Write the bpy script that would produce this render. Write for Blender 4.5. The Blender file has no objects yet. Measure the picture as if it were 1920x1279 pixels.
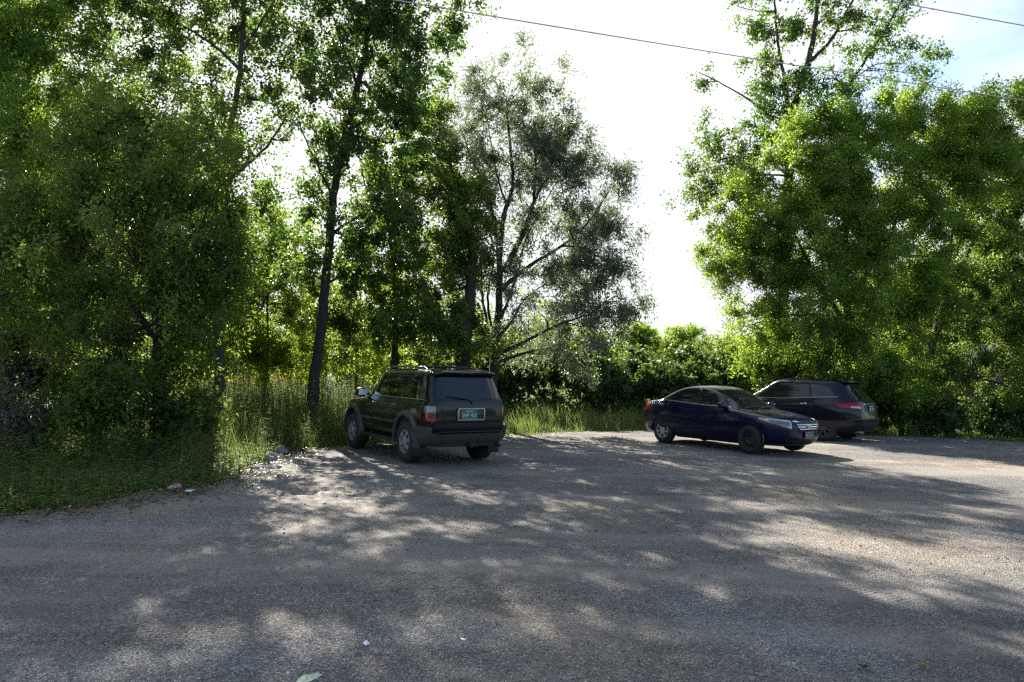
import bpy, bmesh, math, random
import numpy as np
from mathutils import Vector, Matrix

random.seed(7)
RNG = np.random.default_rng(11)
SC = bpy.context.scene
COL = SC.collection
PI = math.pi

# ------------------------------------------------------------------ camera
F, YH, ROLL, CAMH = 1320.0, 702.0, math.radians(1.25), 1.65
PIT = math.atan((YH - 639.5) / F)
_f = np.array([0, math.cos(PIT), math.sin(PIT)])
_u0 = np.array([0, -math.sin(PIT), math.cos(PIT)])
_r0 = np.array([1.0, 0, 0])
_r = math.cos(ROLL) * _r0 + math.sin(ROLL) * _u0
_u = math.cos(ROLL) * _u0 - math.sin(ROLL) * _r0
CAM = np.array([0, 0, CAMH])


def ray(px, py):
    return _f * F + _r * (px - 960) + _u * (639.5 - py)


def at(px, py, Y):
    """world point seen at photo position (px, py) at depth Y"""
    d = ray(px, py)
    return CAM + d * (Y / d[1])


def gnd(px, py):
    d = ray(px, py)
    return CAM + d * (-CAMH / d[2])


cam_d = bpy.data.cameras.new("camera")
cam = bpy.data.objects.new("camera", cam_d)
COL.objects.link(cam)
cam_d.sensor_width = 36
cam_d.lens = F / 1920 * 36
cam_d.clip_end = 3000
M = Matrix.Identity(4)
for i in range(3):
    M[i][0], M[i][1], M[i][2], M[i][3] = _r[i], _u[i], -_f[i], CAM[i]
cam.matrix_world = M
SC.camera = cam


# ------------------------------------------------------------------ tagging and mesh helpers
def tag(o, label=None, cat=None, group=None, kind=None):
    for k, v in (("label", label), ("category", cat), ("group", group), ("kind", kind)):
        if v:
            o[k] = v
    return o


def empty(name, loc=(0, 0, 0), rz=0.0):
    o = bpy.data.objects.new(name, None)
    o.empty_display_size = 0.2
    COL.objects.link(o)
    o.location = loc
    o.rotation_euler = (0, 0, rz)
    return o


def link(name, me, parent=None, mat=None):
    o = bpy.data.objects.new(name, me)
    COL.objects.link(o)
    if parent:
        o.parent = parent
    if mat and not me.materials:
        me.materials.append(mat)
    return o


def mesh_quads(name, V, Q, mat=None, parent=None, rnd=None, smooth=False):
    """a mesh object from numpy vertices (n,3) and faces (m,k); rnd is a per-face value"""
    me = bpy.data.meshes.new(name)
    V = np.asarray(V, np.float32)
    Q = np.asarray(Q, np.int32)
    m, k = Q.shape
    me.vertices.add(len(V))
    me.vertices.foreach_set("co", V.ravel())
    me.loops.add(m * k)
    me.loops.foreach_set("vertex_index", Q.ravel())
    me.polygons.add(m)
    me.polygons.foreach_set("loop_start", np.arange(0, m * k, k, dtype=np.int32))
    if smooth:
        me.polygons.foreach_set("use_smooth", np.ones(m, bool))
    if rnd is not None:
        a = me.attributes.new("rnd", "FLOAT", "FACE")
        a.data.foreach_set("value", np.asarray(rnd, np.float32))
    me.update(calc_edges=True)
    return link(name, me, parent, mat)


def bm_obj(name, bm, mat=None, parent=None, smooth=None):
    me = bpy.data.meshes.new(name)
    bm.normal_update()
    bm.to_mesh(me)
    bm.free()
    if smooth is not None:
        me.polygons.foreach_set("use_smooth", [True] * len(me.polygons))
        me.set_sharp_from_angle(angle=math.radians(smooth))
    return link(name, me, parent, mat)


def add_box(bm, x0, x1, y0, y1, z0, z1, bev=0.0, mtx=None):
    r = bmesh.ops.create_cube(bm, size=1.0)
    vs = r["verts"]
    for v in vs:
        v.co = Vector(((x0 + x1) / 2 + v.co.x * (x1 - x0), (y0 + y1) / 2 + v.co.y * (y1 - y0), (z0 + z1) / 2 + v.co.z * (z1 - z0)))
    if bev:
        es = list({e for v in vs for e in v.link_edges})
        g = bmesh.ops.bevel(bm, geom=es, offset=bev, segments=2, affect="EDGES", profile=0.6)
        vs = list({v for f in g["faces"] for v in f.verts} | {v for v in vs if v.is_valid})
    if mtx is not None:
        bmesh.ops.transform(bm, matrix=mtx, verts=[v for v in vs if v.is_valid])


def add_tube(bm, pts, r, sides=8, caps=True):
    pts = [Vector(p) for p in pts]
    rs = r if isinstance(r, (list, tuple)) else [r] * len(pts)
    rings = []
    for i, p in enumerate(pts):
        d = (pts[min(i + 1, len(pts) - 1)] - pts[max(i - 1, 0)]).normalized()
        a = d.orthogonal().normalized() if not rings else (pa - d * pa.dot(d)).normalized()
        pa = a
        b = d.cross(a)
        rings.append([bm.verts.new(p + (a * math.cos(t) + b * math.sin(t)) * rs[i]) for t in [2 * PI * k / sides for k in range(sides)]])
    for A, B in zip(rings, rings[1:]):
        for k in range(sides):
            bm.faces.new((A[k], A[(k + 1) % sides], B[(k + 1) % sides], B[k]))
    if caps:
        bm.faces.new(rings[0][::-1])
        bm.faces.new(rings[-1])


def add_lathe(bm, prof, n=32, closed=False, caps=True):
    """revolve (radius, y) pairs round the y axis"""
    rings = []
    for r, y in prof:
        rings.append([bm.verts.new((r * math.cos(t), y, r * math.sin(t))) for t in [2 * PI * k / n for k in range(n)]])
    prs = list(zip(rings, rings[1:])) + ([(rings[-1], rings[0])] if closed else [])
    for A, B in prs:
        for k in range(n):
            bm.faces.new((A[k], B[k], B[(k + 1) % n], A[(k + 1) % n]))
    if caps and not closed:
        if prof[0][0] > 1e-4:
            bm.faces.new(rings[0])
        if prof[-1][0] > 1e-4:
            bm.faces.new(rings[-1][::-1])


def tubes(P, R, sides=4):
    """batched tubes: P (n,k,3), R (n,k) -> vertices, quads"""
    P = np.asarray(P, float)
    n, k, _ = P.shape
    T = np.empty_like(P)
    T[:, 1:-1] = P[:, 2:] - P[:, :-2]
    T[:, 0] = P[:, 1] - P[:, 0]
    T[:, -1] = P[:, -1] - P[:, -2]
    T /= np.linalg.norm(T, axis=2, keepdims=True) + 1e-9
    ref = np.where(np.abs(T[:, :1, 2:3]) > 0.8, np.array([1.0, 0.13, 0]), np.array([0, 0.1, 1.0]))
    A = np.cross(T, np.broadcast_to(ref, T.shape))
    A /= np.linalg.norm(A, axis=2, keepdims=True) + 1e-9
    B = np.cross(T, A)
    t = np.arange(sides) * 2 * PI / sides
    V = P[:, :, None] + (A[:, :, None] * np.cos(t)[:, None] + B[:, :, None] * np.sin(t)[:, None]) * np.asarray(R)[:, :, None, None]
    idx = np.arange(n * k * sides).reshape(n, k, sides)
    a, b = idx[:, :-1], idx[:, 1:]
    Q = np.stack([a, np.roll(a, -1, 2), np.roll(b, -1, 2), b], -1).reshape(-1, 4)
    return V.reshape(-1, 3), Q


_LAT = np.random.default_rng(3).random((256, 256))


def vnoise(x, y, s=1.0, seed=0):
    x = np.asarray(x) * s + seed * 17.3
    y = np.asarray(y) * s + seed * 7.7
    xi, yi = np.floor(x).astype(int), np.floor(y).astype(int)
    fx, fy = x - xi, y - yi
    fx, fy = fx * fx * (3 - 2 * fx), fy * fy * (3 - 2 * fy)
    g = lambda a, b: _LAT[a % 256, b % 256]
    return (g(xi, yi) * (1 - fx) + g(xi + 1, yi) * fx) * (1 - fy) + (g(xi, yi + 1) * (1 - fx) + g(xi + 1, yi + 1) * fx) * fy - 0.5


# ------------------------------------------------------------------ materials
def new_mat(name):
    m = bpy.data.materials.new(name)
    m.use_nodes = True
    nt = m.node_tree
    nt.nodes.clear()
    out = nt.nodes.new("ShaderNodeOutputMaterial")
    return m, nt, out


def nd(nt, typ, **kw):
    n = nt.nodes.new("ShaderNode" + typ)
    for k, v in kw.items():
        if k in n.inputs:
            n.inputs[k].default_value = v
        else:
            setattr(n, k, v)
    return n


def ramp(nt, fac, stops, interp="LINEAR"):
    n = nt.nodes.new("ShaderNodeValToRGB")
    cr = n.color_ramp
    cr.interpolation = interp
    while len(cr.elements) < len(stops):
        cr.elements.new(0.5)
    for e, (p, c) in zip(cr.elements, stops):
        e.position = p
        e.color = (*c, 1) if len(c) == 3 else c
    nt.links.new(fac, n.inputs["Fac"])
    return n.outputs["Color"]


def mixc(nt, fac, a, b, mode="MIX"):
    n = nt.nodes.new("ShaderNodeMix")
    n.data_type = "RGBA"
    n.blend_type = mode
    for s, v in ((n.inputs[0], fac), (n.inputs[6], a), (n.inputs[7], b)):
        if isinstance(v, (int, float)):
            s.default_value = v
        elif isinstance(v, tuple):
            s.default_value = (*v, 1)
        else:
            nt.links.new(v, s)
    return n.outputs[2]


def mth(nt, op, a, b=0.0, clamp=False):
    n = nt.nodes.new("ShaderNodeMath")
    n.operation = op
    n.use_clamp = clamp
    for s, v in zip(n.inputs, (a, b)):
        if isinstance(v, (int, float)):
            s.default_value = v
        else:
            nt.links.new(v, s)
    return n.outputs[0]


def simple(name, col, rough=0.5, metal=0.0, coat=0.0, spec=0.5, noise=0.0, nscale=8.0, bump=0.0, bscale=60.0):
    m, nt, out = new_mat(name)
    p = nd(nt, "BsdfPrincipled")
    p.inputs["Base Color"].default_value = (*col, 1)
    p.inputs["Roughness"].default_value = rough
    p.inputs["Metallic"].default_value = metal
    p.inputs["Coat Weight"].default_value = coat
    p.inputs["Coat Roughness"].default_value = 0.04
    p.inputs["Specular IOR Level"].default_value = spec
    tc = nd(nt, "TexCoord")
    if noise:
        n = nd(nt, "TexNoise", Scale=nscale, Detail=5.0, Roughness=0.65)
        nt.links.new(tc.outputs["Object"], n.inputs["Vector"])
        lo = tuple(c * (1 - noise) for c in col)
        hi = tuple(min(1, c * (1 + noise) + 0.01 * noise) for c in col)
        nt.links.new(ramp(nt, n.outputs["Fac"], [(0.3, lo), (0.7, hi)]), p.inputs["Base Color"])
        nt.links.new(mth(nt, "ADD", mth(nt, "MULTIPLY", n.outputs["Fac"], 0.25 * noise), max(0.02, rough - 0.12 * noise)), p.inputs["Roughness"])
    if bump:
        b = nd(nt, "TexNoise", Scale=bscale, Detail=4.0)
        nt.links.new(tc.outputs["Object"], b.inputs["Vector"])
        bp = nd(nt, "Bump", Strength=bump, Distance=0.01)
        nt.links.new(b.outputs["Fac"], bp.inputs["Height"])
        nt.links.new(bp.outputs["Normal"], p.inputs["Normal"])
    nt.links.new(p.outputs[0], out.inputs[0])
    return m


def paint(name, col, flake, dusty=0.25):
    """car paint under clear coat, with road dust low down on the body"""
    m, nt, out = new_mat(name)
    p = nd(nt, "BsdfPrincipled")
    tc = nd(nt, "TexCoord")
    n = nd(nt, "TexNoise", Scale=3.0, Detail=6.0, Roughness=0.7)
    nt.links.new(tc.outputs["Object"], n.inputs["Vector"])
    fl = nd(nt, "TexVoronoi", Scale=900.0)
    nt.links.new(tc.outputs["Object"], fl.inputs["Vector"])
    c = mixc(nt, ramp(nt, fl.outputs["Distance"], [(0.0, (0.5,) * 3), (0.5, (0, 0, 0))]), col, flake)
    xyz = nd(nt, "SeparateXYZ")
    nt.links.new(tc.outputs["Object"], xyz.inputs[0])
    lowd = nd(nt, "MapRange")
    for k, v in (("From Min", 0.25), ("From Max", 0.75), ("To Min", 1.0), ("To Max", 0.02)):
        lowd.inputs[k].default_value = v
    nt.links.new(xyz.outputs["Z"], lowd.inputs["Value"])
    d = mth(nt, "MULTIPLY", mth(nt, "MULTIPLY", lowd.outputs[0], n.outputs["Fac"]), dusty, True)
    nt.links.new(mixc(nt, d, c, (0.10, 0.09, 0.075)), p.inputs["Base Color"])
    p.inputs["Metallic"].default_value = 0.0
    p.inputs["Specular IOR Level"].default_value = 0.15
    p.inputs["Roughness"].default_value = 0.35
    p.inputs["Coat Weight"].default_value = 0.55
    p.inputs["Coat Roughness"].default_value = 0.05
    nt.links.new(p.outputs[0], out.inputs[0])
    return m


def leaf_mat(name, dark, mid, light, trans, tmix=0.45, dry=(0.16, 0.10, 0.035), dryamt=0.04, gloss=0.42):
    m, nt, out = new_mat(name)
    a = nd(nt, "Attribute", attribute_name="rnd")
    f = a.outputs["Fac"]
    c = ramp(nt, f, [(0.0, dark), (0.5, mid), (1.0 - dryamt, light), (1.0, dry)])
    p = nd(nt, "BsdfPrincipled", Roughness=gloss)
    p.inputs["Specular IOR Level"].default_value = 0.35
    nt.links.new(c, p.inputs["Base Color"])
    t = nd(nt, "BsdfTranslucent")
    tl = ramp(nt, f, [(0.0, tuple(x * 0.55 for x in trans)), (0.5, trans), (1.0 - dryamt, tuple(min(1, x * 1.35) for x in trans)), (1.0, tuple(min(1, x * 2.2) for x in dry))])
    nt.links.new(tl, t.inputs["Color"])
    mx = nd(nt, "MixShader")
    mx.inputs[0].default_value = tmix
    nt.links.new(p.outputs[0], mx.inputs[1])
    nt.links.new(t.outputs[0], mx.inputs[2])
    nt.links.new(mx.outputs[0], out.inputs[0])
    return m


def bark_mat(name, lo, hi):
    m, nt, out = new_mat(name)
    tc = nd(nt, "TexCoord")
    mp = nd(nt, "Mapping")
    mp.inputs["Scale"].default_value = (9, 9, 1.6)
    nt.links.new(tc.outputs["Object"], mp.inputs["Vector"])
    n = nd(nt, "TexNoise", Scale=2.2, Detail=8.0, Roughness=0.7)
    nt.links.new(mp.outputs[0], n.inputs["Vector"])
    p = nd(nt, "BsdfPrincipled", Roughness=0.9)
    nt.links.new(ramp(nt, n.outputs["Fac"], [(0.32, lo), (0.68, hi)]), p.inputs["Base Color"])
    b = nd(nt, "Bump", Strength=0.8, Distance=0.04)
    nt.links.new(n.outputs["Fac"], b.inputs["Height"])
    nt.links.new(b.outputs[0], p.inputs["Normal"])
    nt.links.new(p.outputs[0], out.inputs[0])
    return m


L_ELDER = leaf_mat("box_elder_leaf", (0.034, 0.068, 0.018), (0.066, 0.118, 0.030), (0.120, 0.170, 0.048), (0.26, 0.38, 0.05), tmix=0.5)
L_ELDERY = leaf_mat("box_elder_leaf_sunlit_tint", (0.040, 0.080, 0.020), (0.080, 0.145, 0.034), (0.150, 0.200, 0.052), (0.34, 0.50, 0.045), dryamt=0.03, tmix=0.52)  # box elder leaf tinted brighter and yellower to carry the sunlit look
L_POPLAR = leaf_mat("poplar_leaf", (0.028, 0.055, 0.024), (0.052, 0.092, 0.038), (0.090, 0.130, 0.058), (0.18, 0.31, 0.04), gloss=0.34)
L_WILLOW = leaf_mat("willow_leaf", (0.070, 0.100, 0.072), (0.115, 0.148, 0.110), (0.170, 0.200, 0.160), (0.22, 0.28, 0.13), tmix=0.46, dryamt=0.04, gloss=0.36)
L_BRIGHT = leaf_mat("sapling_leaf_sunlit_tint", (0.045, 0.085, 0.014), (0.085, 0.135, 0.024), (0.140, 0.180, 0.034), (0.34, 0.46, 0.04), tmix=0.56)  # sunlit look put into the leaf colour, as these saplings stand in shade
L_VINE = leaf_mat("vine_leaf", (0.022, 0.048, 0.016), (0.040, 0.080, 0.025), (0.070, 0.110, 0.035), (0.14, 0.23, 0.03), tmix=0.4, gloss=0.5)
L_DRY = leaf_mat("dry_leaf", (0.06, 0.045, 0.035), (0.10, 0.08, 0.065), (0.17, 0.15, 0.13), (0.14, 0.11, 0.07), tmix=0.2)
L_GRASS = leaf_mat("grass_blade", (0.026, 0.050, 0.014), (0.050, 0.085, 0.022), (0.105, 0.125, 0.045), (0.15, 0.25, 0.03), dry=(0.26, 0.22, 0.12), dryamt=0.12, gloss=0.5)
L_PALE = leaf_mat("pale_seeding_grass_lit_tint", (0.060, 0.088, 0.028), (0.105, 0.135, 0.045), (0.180, 0.180, 0.080), (0.26, 0.34, 0.07), dry=(0.34, 0.29, 0.16), dryamt=0.15, gloss=0.6)  # naturally pale seeding grass, lightened further to pass for a lit strip
L_WEED = leaf_mat("weed_leaf", (0.035, 0.062, 0.024), (0.072, 0.112, 0.044), (0.130, 0.160, 0.065), (0.26, 0.37, 0.055), dry=(0.30, 0.27, 0.16), dryamt=0.05, gloss=0.65)
L_FLOWER = leaf_mat("goldenrod_flower", (0.28, 0.17, 0.01), (0.40, 0.26, 0.015), (0.45, 0.32, 0.03), (0.45, 0.30, 0.02), dryamt=0.02)
L_SEED = leaf_mat("pale_seed_head", (0.12, 0.115, 0.075), (0.19, 0.175, 0.115), (0.26, 0.24, 0.17), (0.22, 0.20, 0.11), dryamt=0.02)
BARK = bark_mat("grey_brown_bark", (0.022, 0.018, 0.015), (0.085, 0.072, 0.060))
BARK_L = bark_mat("pale_grey_bark", (0.05, 0.045, 0.04), (0.17, 0.155, 0.135))
BARK_D = bark_mat("dark_bark", (0.012, 0.010, 0.009), (0.050, 0.042, 0.036))  # darkest of the bark tones

M_BLACK = simple("black_plastic", (0.012, 0.012, 0.013), 0.45)
M_GREYP = simple("weathered_grey_plastic", (0.050, 0.050, 0.049), 0.55, noise=0.3)
M_TYRE = simple("dusty_tyre_rubber", (0.022, 0.020, 0.019), 0.8, noise=0.5, nscale=14, bump=0.4, bscale=90)
M_ALLOY = simple("dull_alloy", (0.30, 0.31, 0.33), 0.4, metal=0.5, noise=0.3)
M_DARKAL = simple("dark_alloy", (0.07, 0.07, 0.075), 0.4, metal=0.4, noise=0.3)
M_HUBCAP = simple("silver_hubcap", (0.48, 0.49, 0.50), 0.34, metal=0.6, noise=0.25)
M_STEEL = simple("rusty_black_steel", (0.020, 0.017, 0.015), 0.6, noise=0.4)
M_CHROME = simple("chrome", (0.75, 0.75, 0.77), 0.12, metal=1.0)
M_DULLCHR = simple("dusty_chrome", (0.30, 0.30, 0.30), 0.33, metal=0.7, noise=0.2)
M_GLASS = simple("dark_tinted_glass", (0.006, 0.007, 0.008), 0.03, spec=0.75, noise=0.15, nscale=5)
M_GLASS2 = simple("clear_car_glass_over_dark_cabin", (0.013, 0.015, 0.015), 0.03, spec=0.6)
M_RED = simple("red_lens", (0.30, 0.004, 0.010), 0.2, coat=0.2, spec=0.3)
M_REDD = simple("dark_red_lens", (0.16, 0.005, 0.012), 0.12, coat=1.0)
M_CLEAR = simple("clear_lens", (0.40, 0.40, 0.43), 0.12, coat=1.0, noise=0.3, nscale=30)
M_DIMCLEAR = simple("dim_clear_lens", (0.15, 0.155, 0.155), 0.15, coat=1.0, noise=0.3, nscale=30)
M_LAMP = simple("dark_bulb_housing", (0.13, 0.13, 0.14), 0.15, coat=1.0, noise=0.7, nscale=26)  # dark housing colour inside the headlight lens
M_AMBER = simple("amber_lens", (0.45, 0.16, 0.10), 0.15, coat=1.0)
M_PLATEG = simple("green_plate", (0.015, 0.12, 0.070), 0.4)
M_PLATET = simple("pale_plate_lettering", (0.45, 0.58, 0.52), 0.4)
M_PLATED = simple("dusty_dark_plate", (0.035, 0.075, 0.070), 0.45)
M_PLATEL = simple("grey_plate_lettering", (0.30, 0.34, 0.34), 0.45)
M_MIRROR = simple("mirror_glass", (0.8, 0.82, 0.85), 0.03, metal=1.0)
M_UNDER = simple("dirty_underbody", (0.018, 0.016, 0.014), 0.8, noise=0.4)
P_GREEN = paint("dark_green_paint", (0.002, 0.006, 0.005), (0.006, 0.018, 0.016), 0.06)
P_BLUE = paint("deep_blue_paint", (0.0015, 0.0022, 0.024), (0.006, 0.009, 0.09), 0.05)
P_INK = paint("ink_blue_paint", (0.002, 0.003, 0.007), (0.006, 0.010, 0.032), 0.02)

# ------------------------------------------------------------------ light: sun low behind the trees at the left
SUN_AZ, SUN_EL = math.radians(-22.5), math.radians(36.5)
sd = Vector((math.sin(SUN_AZ) * math.cos(SUN_EL), math.cos(SUN_AZ) * math.cos(SUN_EL), math.sin(SUN_EL)))
sl = bpy.data.lights.new("sun", "SUN")
sl.energy = 5.0
sl.angle = math.radians(0.5)
sl.color = (1.0, 0.93, 0.82)
so = bpy.data.objects.new("sun", sl)
COL.objects.link(so)
so.rotation_euler = (-sd).to_track_quat("-Z", "Y").to_euler()
so.location = (-20, 50, 40)

W = bpy.data.worlds.new("World")
SC.world = W
W.use_nodes = True
nt = W.node_tree
nt.nodes.clear()
wo = nt.nodes.new("ShaderNodeOutputWorld")
bg = nt.nodes.new("ShaderNodeBackground")
bg.inputs["Strength"].default_value = 0.08
sky = nt.nodes.new("ShaderNodeTexSky")
sky.sky_type = "NISHITA"
sky.sun_disc = False
sky.sun_elevation = SUN_EL
sky.sun_rotation = SUN_AZ
sky.air_density = 1.0
sky.dust_density = 1.5
tc = nt.nodes.new("ShaderNodeTexCoord")
mp = nt.nodes.new("ShaderNodeMapping")
mp.inputs["Scale"].default_value = (1.0, 1.0, 2.4)
mp.inputs["Location"].default_value = (0.35, 0.1, 0.0)
nz = nt.nodes.new("ShaderNodeTexNoise")
nz.inputs["Scale"].default_value = 1.9
nz.inputs["Detail"].default_value = 8.0
nz.inputs["Roughness"].default_value = 0.55
nt.links.new(tc.outputs["Generated"], mp.inputs[0])
nt.links.new(mp.outputs[0], nz.inputs["Vector"])
# the cloud bank lies on the sun's side of the sky; overhead and behind it breaks up
dp = nt.nodes.new("ShaderNodeVectorMath")
dp.operation = "DOT_PRODUCT"
nt.links.new(tc.outputs["Generated"], dp.inputs[0])
dp.inputs[1].default_value = (math.sin(SUN_AZ), math.cos(SUN_AZ), 0.0)
cl = ramp(nt, mth(nt, "ADD", nz.outputs["Fac"], mth(nt, "MULTIPLY", dp.outputs["Value"], 0.32)), [(0.47, (0, 0, 0)), (0.64, (1, 1, 1))])
nz2 = nt.nodes.new("ShaderNodeTexNoise")
nz2.inputs["Scale"].default_value = 5.0
nz2.inputs["Detail"].default_value = 6.0
nt.links.new(mp.outputs[0], nz2.inputs["Vector"])
mixed = mixc(nt, cl, sky.outputs[0], ramp(nt, nz2.outputs["Fac"], [(0.35, (3.9, 4.0, 4.2)), (0.6, (5.0, 5.05, 5.1))]))
nt.links.new(mixed, bg.inputs["Color"])
nt.links.new(bg.outputs[0], wo.inputs[0])

SC.view_settings.view_transform = "Standard"
SC.view_settings.look = "None"
SC.view_settings.exposure = 1.78
SC.view_settings.gamma = 1.0
SC.cycles.max_bounces = 12
SC.cycles.filter_width = 1.4
SC.cycles.diffuse_bounces = 5
SC.cycles.transmission_bounces = 8
SC.cycles.glossy_bounces = 3
SC.cycles.use_adaptive_sampling = False
SC.cycles.adaptive_threshold = 0.01
SC.cycles.use_denoising = False
SC.cycles.sample_clamp_indirect = 3.0

#@@GROUND@@
# ------------------------------------------------------------------ ground and lot
EDGE_PX = [(-900, 1060), (-300, 990), (0, 958), (120, 952), (210, 944), (270, 926), (330, 920), (400, 906), (450, 893), (480, 874), (505, 858), (530, 845), (580, 836),
           (650, 832), (760, 826), (870, 819), (960, 814), (1080, 808), (1200, 806), (1330, 808), (1480, 810), (1640, 814), (1760, 819), (1920, 826), (2300, 840), (3000, 875)]
EDGE = np.array([gnd(*p)[:2] for p in EDGE_PX])
POLY = np.vstack([EDGE, [[60, EDGE[-1, 1]], [60, -40], [-60, -40], [-60, EDGE[0, 1]]]])


def inside(x, y):
    c = np.zeros(np.shape(x), bool)
    n = len(POLY)
    for i in range(n):
        (x0, y0), (x1, y1) = POLY[i], POLY[(i + 1) % n]
        if y0 == y1:
            continue
        c ^= ((y0 > y) != (y1 > y)) & (x < (x1 - x0) * (y - y0) / (y1 - y0) + x0)
    return c


def edge_sd(x, y):
    """signed distance to the lot's edge, positive on the lot, wobbling a little"""
    x, y = np.asarray(x, float), np.asarray(y, float)
    d = np.full(x.shape, 1e9)
    for i in range(len(EDGE) - 1):
        a, b = EDGE[i], EDGE[i + 1]
        ab = b - a
        t = np.clip(((x - a[0]) * ab[0] + (y - a[1]) * ab[1]) / (ab @ ab), 0, 1)
        d = np.minimum(d, np.hypot(x - a[0] - t * ab[0], y - a[1] - t * ab[1]))
    return np.where(inside(x, y), d, -d) + 0.55 * vnoise(x, y, 1.3, 4) + 0.38 * vnoise(x, y, 4.0, 5) + 0.2 * vnoise(x, y, 11.0, 6)


MUD = gnd(590, 915)


def mud_w(x, y):
    return np.exp(-(((x - MUD[0]) / 1.0) ** 2 + ((y - MUD[1]) / 0.75) ** 2))


def lot_z(x, y):
    z = 0.035 * vnoise(x, y, 0.5, 1) + 0.014 * vnoise(x, y, 2.1, 2) + 0.007 * vnoise(x, y, 6.0, 3)
    w = mud_w(x, y)
    rg = 0.5 - np.abs(vnoise(x * 0.8 + y * 0.5, y * 1.6, 4.6, 8)) * 2
    z = z + w * (-0.05 + 0.09 * rg + 0.05 * vnoise(x, y, 12.0, 9))
    return z - 0.010


def steps(lo, hi, fine_lo, fine_hi, h):
    a = np.arange(fine_lo, fine_hi, h)
    l = fine_lo - np.geomspace(0.4, fine_lo - lo, 14)[::-1]
    r = fine_hi + np.geomspace(0.4, hi - fine_hi, 14)
    return np.concatenate([l, a, r])


gx = steps(-55, 55, -9, 12, 0.06)
gy = steps(-40, 45, 1.5, 24, 0.06)
X, Y = np.meshgrid(gx, gy)
S = edge_sd(X, Y)
Z = lot_z(X, Y)
Z = np.where(S < 0.25, Z - np.clip(0.25 - S, 0, 1.2) * 0.16, Z)
keep = S > -0.55
idx = np.arange(X.size).reshape(X.shape)
q = np.stack([idx[:-1, :-1], idx[:-1, 1:], idx[1:, 1:], idx[1:, :-1]], -1).reshape(-1, 4)
q = q[keep.ravel()[q].all(1)]
used = np.unique(q)
rem = np.zeros(X.size, int)
rem[used] = np.arange(len(used))
V = np.stack([X, Y, Z], -1).reshape(-1, 3)[used]

m, nt, out = new_mat("worn_gravel_and_asphalt")
tc = nd(nt, "TexCoord")
ob = tc.outputs["Object"]


def tex(typ, scale, vec=ob, **kw):
    t = nd(nt, typ, Scale=scale, **kw)
    nt.links.new(vec, t.inputs["Vector"])
    return t


big = tex("TexNoise", 0.32, Detail=5.0, Roughness=0.62)
med = tex("TexNoise", 1.7, Detail=6.0, Roughness=0.7)
fine = tex("TexNoise", 55.0, Detail=3.0, Roughness=0.7)
st1 = tex("TexVoronoi", 105.0)
st2 = tex("TexVoronoi", 42.0)
base = ramp(nt, big.outputs["Fac"], [(0.36, (0.152, 0.149, 0.150)), (0.52, (0.192, 0.180, 0.166)), (0.66, (0.300, 0.248, 0.190))])
base = mixc(nt, 0.7, base, ramp(nt, med.outputs["Fac"], [(0.3, (0.62,) * 3), (0.7, (1.3,) * 3)]), "MULTIPLY")
hs = nd(nt, "SeparateColor")
nt.links.new(st1.outputs["Color"], hs.inputs[0])
stone = ramp(nt, hs.outputs[0], [(0.0, (0.22, 0.22, 0.24)), (0.3, (0.7, 0.7, 0.7)), (0.7, (1.15, 1.13, 1.09)), (0.92, (1.7, 1.68, 1.64)), (1.0, (3.0, 3.0, 3.0))])
base = mixc(nt, 0.85, base, stone, "MULTIPLY")
hs2 = nd(nt, "SeparateColor")
nt.links.new(st2.outputs["Color"], hs2.inputs[0])
base = mixc(nt, 0.8, base, ramp(nt, hs2.outputs[1], [(0.0, (0.35, 0.35, 0.35)), (0.07, (0.9, 0.9, 0.9)), (0.93, (1.0, 1.0, 1.0)), (1.0, (1.7, 1.68, 1.62))]), "MULTIPLY")
# wheel tracks: long pale compacted bands sweeping across the lot, and darker damp stains
mpt = nd(nt, "Mapping")
mpt.inputs["Scale"].default_value = (0.10, 0.95, 1.0)
mpt.inputs["Rotation"].default_value = (0, 0, math.radians(-9))
nt.links.new(ob, mpt.inputs[0])
trk = tex("TexNoise", 1.0, mpt.outputs[0], Detail=4.0, Roughness=0.6, Distortion=0.4)
trf = ramp(nt, trk.outputs["Fac"], [(0.44, (0, 0, 0)), (0.60, (1, 1, 1))])
base = mixc(nt, mth(nt, "MULTIPLY", trf, 0.6), base, (0.235, 0.213, 0.185))
stn = ramp(nt, tex("TexNoise", 0.75, Detail=7.0, Roughness=0.68).outputs["Fac"], [(0.30, (0.62, 0.62, 0.64)), (0.46, (1, 1, 1))])
base = mixc(nt, 1.0, base, stn, "MULTIPLY")
at_m = nd(nt, "Attribute", attribute_name="mud")
mudn = tex("TexNoise", 6.0, Detail=6.0, Roughness=0.7)
mudf = mth(nt, "MULTIPLY", at_m.outputs["Fac"], ramp(nt, mudn.outputs["Fac"], [(0.4, (0, 0, 0)), (0.6, (1, 1, 1))]), True)
base = mixc(nt, mudf, base, ramp(nt, mudn.outputs["Fac"], [(0.38, (0.09, 0.075, 0.06)), (0.46, (0.22, 0.19, 0.16)), (0.62, (0.40, 0.365, 0.315))]))
at_l = nd(nt, "Attribute", attribute_name="loose")
lsf = mth(nt, "MULTIPLY", at_l.outputs["Fac"], ramp(nt, med.outputs["Fac"], [(0.30, (0.15,) * 3), (0.55, (1, 1, 1))]), True)
base = mixc(nt, mth(nt, "MULTIPLY", lsf, 0.75), base, mixc(nt, 1.0, stone, (0.190, 0.198, 0.206), "MULTIPLY"))
at_e = nd(nt, "Attribute", attribute_name="edge")
base = mixc(nt, mth(nt, "MULTIPLY", at_e.outputs["Fac"], med.outputs["Fac"], True), base, (0.090, 0.078, 0.055))
p = nd(nt, "BsdfPrincipled", Roughness=0.88)
p.inputs["Specular IOR Level"].default_value = 0.3
nt.links.new(base, p.inputs["Base Color"])
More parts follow.
